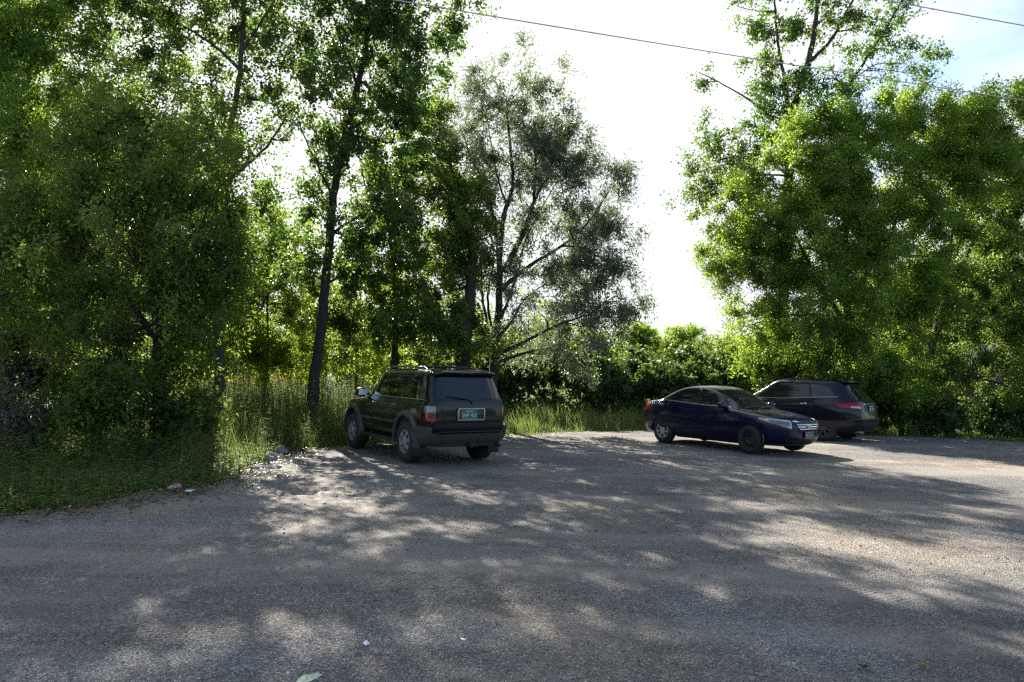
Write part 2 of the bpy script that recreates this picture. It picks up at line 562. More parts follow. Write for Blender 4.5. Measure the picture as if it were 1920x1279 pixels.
# parallel tyre-tread ridges, faint, in patches
mpw = nd(nt, "Mapping")
mpw.inputs["Rotation"].default_value = (0, 0, math.radians(62))
nt.links.new(ob, mpw.inputs[0])
wv = tex("TexWave", 6.5, mpw.outputs[0], Distortion=1.2, Detail=2.0)
wv.inputs["Detail Scale"].default_value = 1.5
tr = mth(nt, "MULTIPLY", wv.outputs["Fac"], ramp(nt, tex("TexNoise", 0.55, Detail=2.0).outputs["Fac"], [(0.56, (0, 0, 0)), (0.66, (0.4,) * 3)]))
hgt = mth(nt, "ADD", mth(nt, "MULTIPLY", st1.outputs["Distance"], -0.9), mth(nt, "MULTIPLY", st2.outputs["Distance"], -0.7))
hgt = mth(nt, "MULTIPLY", hgt, mth(nt, "SUBTRACT", 1.0, mth(nt, "MULTIPLY", trf, 0.6)))
hgt = mth(nt, "ADD", mth(nt, "ADD", hgt, mth(nt, "MULTIPLY", fine.outputs["Fac"], 0.9)), mth(nt, "MULTIPLY", tr, 1.0))
bp = nd(nt, "Bump", Strength=1.0, Distance=0.016)
nt.links.new(hgt, bp.inputs["Height"])
nt.links.new(bp.outputs[0], p.inputs["Normal"])
nt.links.new(p.outputs[0], out.inputs[0])
M_LOT = m
lot = mesh_quads("parking_lot", V, rem[q], M_LOT, smooth=True)
def seg_w(x, y, a, b, w_):
    a, b = gnd(*a)[:2], gnd(*b)[:2]
    ab = b - a
    t = np.clip(((x - a[0]) * ab[0] + (y - a[1]) * ab[1]) / (ab @ ab), 0, 1)
    return np.exp(-((x - a[0] - t * ab[0]) ** 2 + (y - a[1] - t * ab[1]) ** 2) / w_ ** 2)


vx, vy = V[:, 0], V[:, 1]
loose = seg_w(vx, vy, (-500, 1010), (430, 975), 0.42) + seg_w(vx, vy, (40, 1262), (560, 1225), 0.32) + seg_w(vx, vy, (640, 1215), (860, 1180), 0.25) + seg_w(vx, vy, (1300, 1130), (1560, 1230), 0.4) + seg_w(vx, vy, (1950, 1010), (2600, 1100), 0.6)
for nm, val in (("loose", np.clip(loose, 0, 1)), ("mud", np.clip(mud_w(V[:, 0], V[:, 1]) * 1.5, 0, 1)), ("edge", np.clip(1.3 - S.ravel()[used] / 0.5, 0, 1.4))):
    a = lot.data.attributes.new(nm, "FLOAT", "POINT")
    a.data.foreach_set("value", val.astype(np.float32))
tag(lot, "worn grey gravel parking lot dappled with tree shade", "parking lot", kind="structure")

m, nt, out = new_mat("leaf_litter_soil")
tc = nd(nt, "TexCoord")
n1 = nd(nt, "TexNoise", Scale=1.5, Detail=8.0, Roughness=0.7)
nt.links.new(tc.outputs["Object"], n1.inputs["Vector"])
p = nd(nt, "BsdfPrincipled", Roughness=0.95)
nt.links.new(ramp(nt, n1.outputs["Fac"], [(0.35, (0.028, 0.034, 0.014)), (0.5, (0.050, 0.052, 0.022)), (0.65, (0.075, 0.058, 0.034))]), p.inputs["Base Color"])
nt.links.new(p.outputs[0], out.inputs[0])
R = 900
g = mesh_quads("ground", [(-R, -R, -0.13), (R, -R, -0.13), (R, R, -0.13), (-R, R, -0.13)], [(0, 1, 2, 3)], m)
tag(g, "soil and low growth around the lot", "ground", kind="structure")

#@@VEG@@
# ------------------------------------------------------------------ foliage
def unit(v):
    return v / (np.linalg.norm(v, axis=-1, keepdims=True) + 1e-9)


def rdir(n):
    return unit(RNG.normal(size=(n, 3)))


def leaf_faces(P, D, N, L, Wd, wide=0.45, curl=0.18):
    """one leaf-shaped face each: base P, direction D, rough normal N, length L, width Wd"""
    D = unit(D)
    Sd = unit(np.cross(D, N))
    Nn = np.cross(Sd, D)
    L = np.asarray(L)[:, None]
    Wd = np.asarray(Wd)[:, None]
    mid = P + D * L * wide
    V = np.stack([P, mid + Sd * Wd / 2 + Nn * Wd * curl, P + D * L - Nn * L * curl * 0.6, mid - Sd * Wd / 2 + Nn * Wd * curl], 1)
    return V.reshape(-1, 3), np.arange(len(P) * 4).reshape(-1, 4)


LEAF = {  # length, width, widest point, droop, direction spread
    "elder": (0.088, 0.041, 0.45, 0.28, 0.85),
    "poplar": (0.080, 0.070, 0.38, 0.40, 1.0),
    "willow": (0.125, 0.032, 0.45, 0.35, 0.85),
    "vine": (0.105, 0.095, 0.40, 0.65, 0.9),
    "small": (0.075, 0.042, 0.45, 0.30, 0.9),
}


def crown(blobs, kind, lai=2.6, clump=0.42, scale=1.0, even=0.15):
    """leaf sprays filling ellipsoid masses; returns leaf verts, faces, per-leaf value and the twig ends per blob"""
    L0, W0, wide, droop, spread = LEAF[kind]
    L0, W0 = L0 * scale, W0 * scale
    Vs, rs, ends = [], [], []
    for c, r, dens in blobs:
        area = PI * r[0] * r[2]
        nl = int(1.75 * dens * lai * area / (0.5 * L0 * W0))
        nc = max(6, int(area * 8.0 / (clump / 0.42) ** 2))
        d = rdir(nc)
        rad = RNG.random(nc) ** (1 / 2.4)
        rad = np.where(RNG.random(nc) < 0.26, rad * 1.28, rad)
        cc = c + d * rad[:, None] * np.array(r)
        cw = RNG.random(nc) ** 1.2 + even
        cw /= cw.sum()
        ends.append(cc)
        ci = RNG.choice(nc, nl, p=cw)
        nsp = 6
        out = unit((cc - c) / np.array(r) + 0.001)
        sp = unit(rdir(nc * nsp).reshape(nc, nsp, 3) * 0.9 + out[:, None] * 0.7 + np.array([0, 0, 0.15 - droop * 0.6]))
        si = RNG.integers(0, nsp, nl)
        e = sp[ci, si]
        rc = clump * (0.65 + 0.8 * RNG.random(nc))
        u = RNG.random(nl) ** 0.8
        P = cc[ci] + e * (rc[ci] * u)[:, None] + RNG.normal(size=(nl, 3)) * (0.05 + 0.05 * u)[:, None] * (clump / 0.42)
        P[:, 2] -= droop * 0.25 * rc[ci] * u * u
        D = unit(e * (1 - spread * 0.6) + rdir(nl) * spread + np.array([0, 0, -droop]))
        N = unit(rdir(nl) + np.array([0, 0, 0.9]))
        Ls = L0 * (0.65 + 0.7 * RNG.random(nl))
        v, _ = leaf_faces(P, D, N, Ls, W0 / L0 * Ls * (0.8 + 0.4 * RNG.random(nl)), wide)
        Vs.append(v)
        cr = RNG.random(nc)
        rs.append(np.clip(0.5 * cr[ci] + 0.5 * (0.2 + 0.6 * RNG.random(nl)) + 0.3 * (RNG.random(nl) > 0.97), 0, 1))
    V = np.concatenate(Vs)
    return V, np.arange(len(V)).reshape(-1, 4), np.concatenate(rs), ends


def bez(a, b, c, k):
    t = np.linspace(0, 1, k)[:, None]
    return a * (1 - t) ** 2 + 2 * b * t * (1 - t) + c * t * t


def resample(pts, k):
    """smooth polyline through pts with k samples (Catmull-Rom)"""
    pts = np.asarray(pts, float)
    n = len(pts)
    s = np.linspace(0, n - 1, k)
    i = np.clip(s.astype(int), 0, n - 2)
    f = (s - i)[:, None]
    p0, p1, p2, p3 = pts[np.maximum(i - 1, 0)], pts[i], pts[i + 1], pts[np.minimum(i + 2, n - 1)]
    return 0.5 * (2 * p1 + (p2 - p0) * f + (2 * p0 - 5 * p1 + 4 * p2 - p3) * f ** 2 + (3 * p1 - p0 - 3 * p2 + p3) * f ** 3)


def tree(name, label, cat, stems, blobs, kind, mat, bark=BARK, lai=2.6, clump=0.42, scale=1.0, even=0.15, group=None, limb_r=0.05, twig_r=0.011):
    """stems: lists of (x, y, z, radius); blobs: (centre, radii, density)"""
    TV, TQ, off = [], [], 0

    def add(v, qd):
        nonlocal off
        TV.append(v)
        TQ.append(qd + off)
        off += len(v)

    samp, samr = [], []
    for st in stems:
        st = np.array(st, float)
        k = max(8, 6 * len(st))
        p = resample(st, k)
        p[1:-1, :2] += RNG.normal(size=(k - 2, 2)) * 0.012
        s = p[:, :3]
        r = np.maximum(p[:, 3], 0.006)
        add(*tubes(s[None], r[None], 9))
        samp.append(s)
        samr.append(r)
    samp, samr = np.concatenate(samp), np.concatenate(samr)
    V, Q, rn, ends = crown(blobs, kind, lai, clump, scale, even)
    tw, twr = [], []
    for (c, r, dens), cc in zip(blobs, ends):
        ctr = c - np.array([0, 0, 0.35 * r[2]])
        dd = np.linalg.norm(samp - c, axis=1) + np.where(samp[:, 2] > c[2] - 0.1 * r[2], 2.0 + (samp[:, 2] - c[2]), 0) + np.where(samr < 0.02, 0.8, 0)
        j = int(np.argmin(dd))
        s0, r0 = samp[j], min(samr[j] * 0.75, limb_r)
        mid = (s0 + ctr) / 2 + np.array([0, 0, 0.12 * np.linalg.norm(ctr - s0)]) + RNG.normal(size=3) * 0.12
        lp = bez(s0, mid, ctr + RNG.normal(size=3) * 0.1, 9)
        add(*tubes(lp[None], np.linspace(r0, max(0.012, r0 * 0.4), 9)[None], 6))
        n = min(len(cc), 60)
        sel = cc[RNG.choice(len(cc), n, replace=False)]
        st = lp[RNG.integers(4, 9, n)]
        mids = (st + sel) / 2 + RNG.normal(size=(n, 3)) * 0.10 + np.array([0, 0, 0.05])
        t = np.linspace(0, 1, 5)[None, :, None]
        tw.append(st[:, None] * (1 - t) ** 2 + 2 * mids[:, None] * t * (1 - t) + sel[:, None] * t * t)
        twr.append(np.repeat(np.linspace(twig_r, twig_r * 0.35, 5)[None], n, 0))
    add(*tubes(np.concatenate(tw), np.concatenate(twr), 3))
    b = np.array(stems[0][0][:3])
    o = empty(name, (b[0], b[1], max(-0.1, b[2])))
    bl = np.array([b[0], b[1], max(-0.1, b[2])])
    mesh_quads("trunk", np.concatenate(TV) - bl, np.concatenate(TQ), bark, o, smooth=True)
    mesh_quads("crown", V - bl, Q, mat, o, rnd=rn)
    tag(o, label, cat, group)
    return o


def B(px, py, Y, rx, ry, d=None, dens=1.0):
    """a leaf mass as seen in the photograph: centre, half sizes in photo pixels, depth half size in metres"""
    c = at(px, py, Y)
    a, b = rx * Y / F, ry * Y / F
    return (c, (a, d if d else 0.8 * a + 0.3, b), dens)


def stem(pts, Y, r0, r1, base=None, dy=0.0):
    """a stem through photo points at depth Y (dy metres nearer per point), from the ground up"""
    n = len(pts)
    out = []
    for i, (px, py) in enumerate(pts):
        p = at(px, py, Y - dy * i)
        out.append((p[0], p[1], p[2], r0 + (r1 - r0) * (i / (n - 1)) ** 0.8))
    if base is not None:
        out.insert(0, (out[0][0] + base, out[0][1], -0.12, r0 * 1.35))
    return out


#@@TREES@@
tree("box_elder", "broad dark green box elder over the long grass left of the green car", "tree",
     [stem([(300, 720), (295, 600), (280, 450), (290, 300)], 13.8, 0.13, 0.03, 0.1), stem([(297, 640), (210, 520), (150, 400), (120, 330)], 13.8, 0.07, 0.02),
      stem([(297, 600), (350, 500), (380, 420)], 13.8, 0.05, 0.02)],
     [B(250, 255, 13.8, 140, 95), B(330, 330, 13.5, 105, 120), B(150, 350, 14, 140, 130), B(255, 450, 13.2, 165, 120), B(375, 480, 13.6, 75, 110), B(100, 520, 13.6, 120, 110),
      B(230, 590, 13, 140, 90), B(350, 600, 13.6, 55, 60), B(120, 670, 13.3, 110, 75), B(250, 705, 13.2, 85, 55), B(40, 420, 14.2, 110, 110), B(420, 400, 13.9, 45, 60, dens=0.7), B(432, 565, 13.7, 38, 45, dens=0.5), B(448, 460, 13.9, 38, 36, dens=0.5), B(435, 320, 14, 42, 40, dens=0.5), B(400, 250, 14, 50, 50, dens=0.6), B(200, 160, 14, 60, 40, dens=0.6)],
     "elder", L_ELDER, lai=2.4, clump=0.48)
tree("box_elder", "yellow green box elder leaning in at the far left edge above dead brush", "tree",
     [stem([(10, 720), (0, 560), (22, 350), (30, 250), (60, 120)], 16, 0.15, 0.04, 0.1), stem([(5, 600), (-90, 480), (-160, 380)], 16, 0.08, 0.03)],
     [B(-60, 300, 16, 120, 150), B(-120, 520, 15, 130, 140), B(30, 160, 16, 95, 85), B(95, 90, 16.5, 80, 75), B(20, 30, 16, 100, 80), B(-80, 80, 16, 130, 120), B(60, 240, 15.5, 90, 70), B(-60, -80, 16, 170, 120)],
     "elder", L_ELDERY, lai=2.4)
tree("box_elder", "shadowy box elder standing deep behind the left trees", "tree",
     [stem([(120, 720), (130, 500), (140, 300)], 19.5, 0.16, 0.05, 0.0)],
     [B(120, 250, 19.5, 170, 120), B(250, 420, 20, 180, 150), B(50, 430, 20, 170, 150), B(140, 600, 20, 230, 120), B(340, 560, 20.5, 110, 120), B(-60, 620, 19, 150, 120), B(330, 250, 20, 110, 100)],
     "elder", L_ELDER, lai=1.7, scale=1.15)
tree("poplar", "tall thin poplar with pale forked upper trunk against the brightest sky", "tree",
     [stem([(412, 690), (408, 600), (410, 460), (416, 345), (430, 250), (445, 170), (455, 60), (460, -110)], 18, 0.13, 0.05, 0.05),
      stem([(417, 350), (455, 315), (500, 275), (545, 205)], 18, 0.065, 0.02), stem([(416, 360), (440, 330), (470, 290), (490, 250)], 18.2, 0.04, 0.015), stem([(420, 330), (400, 240), (395, 150)], 17.8, 0.05, 0.02),
      stem([(452, 100), (490, 40), (540, -40)], 18, 0.05, 0.02), stem([(450, 130), (380, 70), (260, 10)], 18, 0.05, 0.02), stem([(280, 65), (240, 90), (200, 115)], 18, 0.022, 0.01)],
     [B(320, 40, 18, 120, 70, dens=0.75), B(440, 30, 18, 110, 80, dens=0.75), B(535, 60, 18, 60, 70, dens=0.45), B(240, -60, 18, 150, 90), B(440, -120, 18, 200, 110), B(340, 140, 18, 80, 50, dens=0.6), B(500, 165, 18, 60, 55, dens=0.7), B(535, 250, 18, 50, 45, dens=0.4),
      B(230, 105, 18, 90, 60, dens=0.5), B(485, 395, 18, 60, 60, dens=0.7), B(455, 285, 18, 60, 40, dens=0.5), B(410, 190, 18, 50, 60, dens=0.5), B(390, 330, 18, 40, 60, dens=0.7), B(600, -90, 18, 130, 80, dens=0.7), B(150, 20, 18.5, 80, 60, dens=0.6)],
     "poplar", L_POPLAR, BARK, lai=2.2)
tree("poplar", "tall poplar with dark leaning trunk just left behind the green car", "tree",
     [stem([(590, 700), (602, 610), (612, 500), (624, 380), (640, 285), (660, 200), (682, 110), (692, 0), (700, -150)], 18.5, 0.145, 0.06, -0.1),
      stem([(648, 250), (700, 210), (750, 150)], 18.5, 0.05, 0.02), stem([(625, 370), (590, 300), (560, 230)], 18.5, 0.04, 0.015), stem([(618, 440), (690, 390), (730, 330)], 18.5, 0.045, 0.02), stem([(670, 160), (640, 80), (620, 20)], 18.5, 0.045, 0.02)],
     [B(720, 30, 18.5, 105, 70), B(795, 50, 18.5, 60, 75), B(650, 60, 18.5, 70, 60, dens=0.8), B(595, 115, 18.5, 50, 55, dens=0.9), B(700, 140, 18.5, 95, 60), B(770, 150, 18.5, 65, 55), B(640, 215, 18.5, 70, 50, dens=0.9),
      B(735, 245, 18.5, 85, 65), B(590, 270, 18.5, 50, 50, dens=0.9), B(680, 330, 18.5, 85, 60, dens=0.95), B(610, 395, 18.5, 55, 60, dens=0.8), B(560, 480, 18.5, 45, 55, dens=0.7), B(700, 430, 18.5, 80, 70), B(650, 510, 18.5, 60, 50, dens=0.8), B(720, -120, 18.5, 170, 110), B(815, -95, 18.5, 110, 90, dens=0.7), B(560, -60, 18.5, 90, 70, dens=0.5)],  # right-hand leaf mass above the frame added to shade the gravel
     "poplar", L_POPLAR, BARK_D, lai=2.3)
tree("box_elder", "dense shadowed box elder between the leaning poplar and the willow", "tree",
     [stem([(868, 690), (878, 580), (886, 480), (868, 380), (840, 300)], 20.5, 0.24, 0.06, 0.0), stem([(742, 640), (738, 560), (735, 470), (722, 400)], 20.5, 0.09, 0.04, 0.0)],
     [B(770, 350, 20.5, 85, 80), B(850, 400, 20.5, 60, 75), B(740, 470, 20.5, 95, 80), B(835, 520, 20.5, 75, 75), B(780, 610, 20.5, 100, 70), B(705, 570, 20.5, 75, 65), B(880, 620, 20.5, 50, 60), B(805, 260, 20.5, 55, 65), B(650, 610, 21, 70, 60, dens=0.7)],
     "poplar", L_ELDER, BARK_D, lai=3.7)
tree("willow", "airy grey green willow with many dark stems, right of the green car", "tree",
     [stem([(926, 690), (931, 630), (937, 540), (938, 460), (946, 400), (962, 345), (956, 270), (950, 190)], 21.5, 0.15, 0.03, -0.1),
      stem([(937, 490), (928, 420), (910, 350), (885, 300), (868, 250)], 21.5, 0.085, 0.02), stem([(944, 510), (980, 440), (1000, 380), (1004, 300), (1000, 225)], 21.5, 0.11, 0.02),
      stem([(938, 545), (990, 500), (1055, 460), (1105, 415), (1140, 360)], 21.3, 0.08, 0.015), stem([(932, 665), (985, 640), (1045, 610), (1110, 588)], 21, 0.08, 0.02), stem([(930, 640), (962, 598), (985, 560), (1040, 520)], 21.2, 0.06, 0.015),
      stem([(932, 680), (1000, 658), (1070, 650)], 20.8, 0.06, 0.015), stem([(1001, 380), (1030, 320), (1055, 250)], 21.5, 0.05, 0.012), stem([(939, 600), (968, 520), (990, 440), (1045, 340)], 21.6, 0.06, 0.015), stem([(928, 650), (915, 560), (925, 470), (900, 360)], 21.7, 0.055, 0.015), stem([(920, 640), (905, 560), (900, 470), (890, 400)], 21.8, 0.06, 0.015), stem([(950, 385), (930, 320), (915, 230)], 21.5, 0.04, 0.012)],
     [B(950, 165, 21.5, 80, 65, dens=0.62), B(880, 225, 21.5, 60, 75, dens=0.6), B(1030, 215, 21.5, 60, 65, dens=0.8), B(865, 320, 21.5, 65, 80, dens=0.75), B(955, 285, 21.5, 80, 60, dens=0.6), B(1060, 300, 21.5, 60, 70, dens=0.95),
      B(900, 410, 21.5, 65, 65, dens=0.9), B(845, 415, 21.8, 50, 60, dens=0.8), B(915, 500, 21.8, 55, 50, dens=0.6), B(860, 520, 22, 50, 50, dens=0.7), B(1000, 290, 21.3, 60, 60, dens=0.8), B(1100, 520, 21.2, 60, 60, dens=0.8), B(1080, 660, 21, 90, 30, dens=0.7), B(980, 640, 21.2, 60, 30, dens=0.5), B(1000, 390, 21.5, 70, 50, dens=0.4), B(1120, 360, 21.5, 60, 80, dens=0.75), B(1140, 455, 21.5, 60, 70, dens=0.85), B(1060, 425, 21.5, 75, 60, dens=0.75), B(1030, 515, 21.3, 100, 50, dens=0.75),
      B(1155, 535, 21.3, 55, 50, dens=0.6), B(1095, 600, 21, 90, 45, dens=0.8), B(1190, 590, 21, 35, 35, dens=0.5), B(1010, 590, 20.9, 60, 40, dens=0.5)],
     "willow", L_WILLOW, BARK_D, lai=2.2, clump=0.46, even=0.7, twig_r=0.008)
tree("poplar", "tall open poplar rising above the big box elder at the right", "tree",
     [stem([(1464, 640), (1468, 560), (1475, 400), (1482, 255), (1490, 195), (1518, 105), (1530, 30), (1545, -90)], 26, 0.26, 0.06, 0.0),
      stem([(1483, 260), (1440, 215), (1385, 175), (1310, 135)], 26, 0.07, 0.015), stem([(1484, 250), (1470, 150), (1456, 60), (1450, -40)], 26, 0.09, 0.03), stem([(1519, 115), (1562, 70), (1605, -10), (1640, -60)], 26, 0.08, 0.03),
      stem([(1488, 265), (1580, 172), (1640, 85), (1705, -20)], 26, 0.09, 0.03), stem([(1582, 165), (1640, 122), (1700, 120)], 26, 0.03, 0.012), stem([(1478, 330), (1420, 290), (1350, 300)], 26, 0.06, 0.02)],
     [B(1450, 60, 26, 45, 60, dens=0.85), B(1455, 150, 26, 55, 55, dens=0.9), B(1432, 205, 26, 40, 45, dens=0.8), B(1500, 185, 26, 55, 35, dens=0.75), B(1540, 35, 26, 55, 40, dens=0.6), B(1605, 50, 26, 50, 45, dens=0.8), B(1640, 125, 26, 50, 35, dens=0.5),
      B(1705, 125, 26, 45, 45, dens=0.75), B(1690, 25, 26, 55, 30, dens=0.5), B(1325, 145, 26, 24, 20, dens=0.7), B(1385, 5, 26, 28, 26, dens=0.5), B(1340, 280, 26, 52, 48, dens=0.9), B(1320, 350, 26, 45, 50, dens=0.8), B(1352, 420, 26, 45, 48, dens=0.85),
      B(1390, 320, 26, 50, 60, dens=0.8), B(1362, 490, 26, 35, 40, dens=0.7), B(1480, -100, 26, 110, 75), B(1640, -90, 26, 110, 75, dens=0.8), B(1560, 130, 26, 50, 40, dens=0.5), B(1440, 270, 26, 40, 40, dens=0.7), B(1540, 200, 26, 60, 30, dens=0.7)],
     "poplar", L_POPLAR, BARK, lai=2.0, scale=1.1)
tree("box_elder", "big rounded box elder with sunlit yellow green top behind the parked dark SUV", "tree",
     [stem([(1600, 740), (1590, 600), (1585, 450), (1600, 330)], 23.5, 0.2, 0.05, 0.0), stem([(1592, 620), (1520, 500), (1470, 400)], 23.5, 0.1, 0.03), stem([(1590, 560), (1670, 440), (1700, 320)], 23.5, 0.1, 0.03)],
     [B(1575, 262, 23.5, 100, 55), B(1700, 228, 23.3, 105, 48), B(1800, 240, 23.3, 70, 50), B(1485, 325, 23.5, 85, 70), B(1620, 350, 23, 140, 80), B(1430, 415, 23.5, 60, 75), B(1545, 450, 23, 120, 85), B(1690, 450, 23, 85, 95), B(1440, 520, 23.5, 65, 65),
      B(1545, 580, 22.8, 110, 75), B(1650, 610, 23, 80, 80), B(1600, 690, 22.8, 90, 50), B(1640, 262, 23.2, 60, 40), B(1510, 265, 23.4, 50, 35, dens=0.8), B(1740, 340, 23.3, 70, 70), B(1400, 590, 23.8, 45, 40, dens=0.8), B(1470, 430, 23.2, 70, 70), B(1560, 350, 23, 80, 70), B(1720, 560, 23, 60, 90), B(1760, 460, 23.2, 50, 70), B(1500, 640, 23.2, 70, 60), B(1640, 500, 22.8, 80, 70), B(1800, 300, 23, 60, 60), B(1690, 700, 22.9, 50, 60), B(1860, 220, 23.4, 60, 40), B(1825, 330, 23.2, 75, 60), B(1780, 250, 23.2, 60, 50), B(1370, 500, 23.6, 45, 60), B(1390, 400, 23.7, 40, 50, dens=0.8)],
     "elder", L_ELDERY, lai=2.9, clump=0.52)
tree("box_elder", "dark box elder with fanning bare stems at the right edge", "tree",
     [stem([(1725, 740), (1752, 630), (1775, 570), (1803, 500), (1832, 440), (1872, 380)], 24, 0.16, 0.04, -0.2), stem([(1772, 575), (1790, 485), (1815, 415), (1842, 320)], 24, 0.08, 0.03), stem([(1768, 590), (1780, 500), (1788, 410), (1800, 340)], 24, 0.06, 0.02),
      stem([(1790, 540), (1840, 480), (1900, 440)], 24, 0.05, 0.02), stem([(1732, 720), (1720, 600), (1725, 480)], 24.2, 0.06, 0.02)],
     [B(1875, 240, 24, 95, 75), B(1950, 330, 24, 90, 100), B(1860, 320, 24, 75, 55), B(1915, 480, 23.5, 60, 70), B(1950, 580, 23.5, 90, 90), B(1865, 600, 23.5, 80, 55), B(1765, 655, 23.5, 50, 50), B(1810, 700, 23.3, 70, 45), B(1900, 710, 23.3, 80, 55),
      B(1800, 420, 24, 40, 40, dens=0.5), B(1850, 530, 23.8, 60, 50), B(1890, 420, 24.2, 50, 50), B(1850, 440, 24.6, 50, 50, dens=0.6), B(1920, 190, 24, 50, 30), B(1740, 540, 24.3, 50, 60), B(2020, 480, 24, 90, 150)],
     "elder", L_ELDER, lai=2.8)

# bright young growth behind the left trees, and the background
for nm, lab, bl, kd, mt, lai in (
    ("sapling", "sunlit yellow green saplings between the two left poplar trunks", [B(500, 540, 23, 60, 90), B(540, 630, 23, 70, 60), B(460, 610, 23, 60, 80), B(560, 560, 24, 50, 60), B(480, 450, 23, 60, 60), B(540, 430, 23.5, 45, 60, dens=0.7), B(440, 540, 23, 40, 70), B(450, 660, 22.5, 60, 40), B(530, 680, 22.5, 70, 30)], "elder", L_BRIGHT, 2.2),
    ("sapling", "bright leafy sapling right of the leaning poplar trunk", [B(665, 640, 24, 60, 60), B(720, 660, 24, 60, 40), B(640, 570, 25, 50, 50, dens=0.7)], "elder", L_BRIGHT, 2.0),
    ("sapling", "backlit sapling low behind the willow stems", [B(990, 620, 27, 55, 45), B(1070, 640, 27, 60, 35), B(930, 650, 27, 40, 40)], "elder", L_BRIGHT, 1.9)):
    c0 = bl[0][0]
    tree(nm, lab, "sapling", [[(c0[0], c0[1], -0.12, 0.06), (c0[0] + 0.1, c0[1], c0[2] * 0.5, 0.045), (c0[0], c0[1], c0[2] + 0.5, 0.02)]], bl, kd, mt, lai=lai)

for px, py, Yd, rx, ry, lab in ((-10, 590, 28, 160, 120, "dim tree far back at the left edge of the wood"), (200, 600, 30, 160, 110, "dim tree far back behind the broad box elder"), (380, 640, 29, 130, 80, "dim low tree far back behind the pale poplar"),
                                (600, 640, 31, 120, 60, "low leafy tree far back left of the green car roof"), (820, 650, 30, 130, 60, "low leafy tree far back above the green car roof"), (1700, 600, 31, 160, 100, "dim tree far back behind the big box elder"), (1900, 560, 31, 140, 150, "dim tree far back at the right edge")):
    c0 = at(px, py, Yd)
    tree("background_tree", lab, "tree", [[(c0[0], c0[1], -0.12, 0.12), (c0[0], c0[1], max(0.6, c0[2] - 1), 0.09), (c0[0] + 0.2, c0[1], c0[2] + 1, 0.03)]],
         [B(px - 0.4 * rx, py + 0.1 * ry, Yd, rx * 0.6, ry * 0.8), B(px + 0.4 * rx, py, Yd, rx * 0.6, ry * 0.8), B(px, py - 0.3 * ry, Yd + 1, rx * 0.7, ry * 0.7), B(px, py + 0.7 * ry, Yd, rx, ry * 0.5)],
         "elder", L_POPLAR, lai=2.0, scale=1.4)


def far_woods(label, px0, px1, top, Yd, n):
    P, rs = [], []
    c0, c1 = at(px0, 700, Yd), at(px1, 700, Yd)
    k = max(3, int((c1[0] - c0[0]) / 1.6))
    for i in range(k):
        x = c0[0] + (c1[0] - c0[0]) * (i + RNG.random()) / k
        h = (at(960, top, Yd)[2]) * RNG.uniform(0.65, 1.12)
        r = np.array([1.7, 1.8, h * 0.52])
        d = rdir(n // k) * (RNG.random(n // k) ** 0.4)[:, None] * r
        P.append(np.array([x, Yd + RNG.uniform(-2, 3), h * 0.5]) + d + 0.25 * RNG.normal(size=d.shape))
        rs.append(np.clip(RNG.random() * 0.5 + 0.5 * RNG.random(len(d)), 0, 1))
    P = np.concatenate(P)
    v, q_ = leaf_faces(P, rdir(len(P)) + np.array([0, 0, -0.3]), rdir(len(P)) + np.array([0, 0, 0.8]), 0.22 * (0.6 + 0.7 * RNG.random(len(P))), 0.15 * (0.6 + 0.7 * RNG.random(len(P))))
    tag(mesh_quads("woods", v, q_, L_ELDER, rnd=np.concatenate(rs)), label, "woods", kind="stuff")


P, rs = [], []  # unseen tree line added to lower frontal fill and darken car reflections
for i in range(34):
    x, h = -68 + 4 * i + RNG.uniform(-1.2, 1.2), RNG.uniform(5, 8)
    d = rdir(900) * (RNG.random(900) ** 0.4)[:, None] * np.array([3.0, 2.6, h * 0.52])
    P.append(np.array([x, -26 + RNG.uniform(-2, 2) + 0.004 * x * x, h * 0.5]) + d)
    rs.append(np.clip(RNG.random() * 0.5 + 0.5 * RNG.random(900), 0, 1))
P = np.concatenate(P)
v, q_ = leaf_faces(P, rdir(len(P)), rdir(len(P)), 0.55 * (0.6 + 0.7 * RNG.random(len(P))), 0.42 * (0.6 + 0.7 * RNG.random(len(P))))
tag(mesh_quads("woods", v, q_, L_ELDER, rnd=np.concatenate(rs)), "unseen wood added behind the viewpoint to cut fill light, mirrored in the car windows", "woods", kind="stuff")
far_woods("far off wood closing the view behind the left trees", -500, 1180, 585, 42, 60000)
far_woods("low far off growth under the gap of open sky", 1130, 1400, 635, 50, 14000)
far_woods("far off wood closing the view behind the right trees", 1350, 2500, 570, 42, 40000)


def shrub(name, lab, px, py, Yd, rx, ry, kind, mat, lai=2.4, cat="shrub", group=None, dens=1.0, scale=1.0):
    """a bush: a few lobes and bare stems from one foot"""
    c = at(px, py, Yd)
    a, h = rx * Yd / F, ry * Yd / F
    blobs = []
    for k in range(5):
        ox, oy, oz = RNG.uniform(-0.55, 0.55) * a, RNG.uniform(-0.35, 0.35) * a, RNG.uniform(-0.35, 0.4) * h
        s = RNG.uniform(0.5, 0.75)
        blobs.append((c + np.array([ox, oy, oz]), (a * s, 0.8 * a * s, h * s), dens))
    blobs.append((np.array([c[0], c[1], max(0.25, (c[2] - h) * 0.6)]), (a * 0.9, a * 0.7, max(0.3, (c[2] - 0.4 * h) * 0.55)), dens * 0.8))
    st = []
    for k in range(4):
        t = blobs[k][0]
        st.append([(c[0] + RNG.uniform(-0.15, 0.15), c[1] + RNG.uniform(-0.15, 0.15), -0.12, 0.025), ((c[0] + t[0]) / 2, (c[1] + t[1]) / 2, t[2] * 0.5, 0.02), (t[0], t[1], t[2], 0.01)])
    return tree(name, lab, cat, st, blobs, kind, mat, BARK, lai=lai, clump=0.32, group=group, limb_r=0.015, twig_r=0.006, scale=scale)


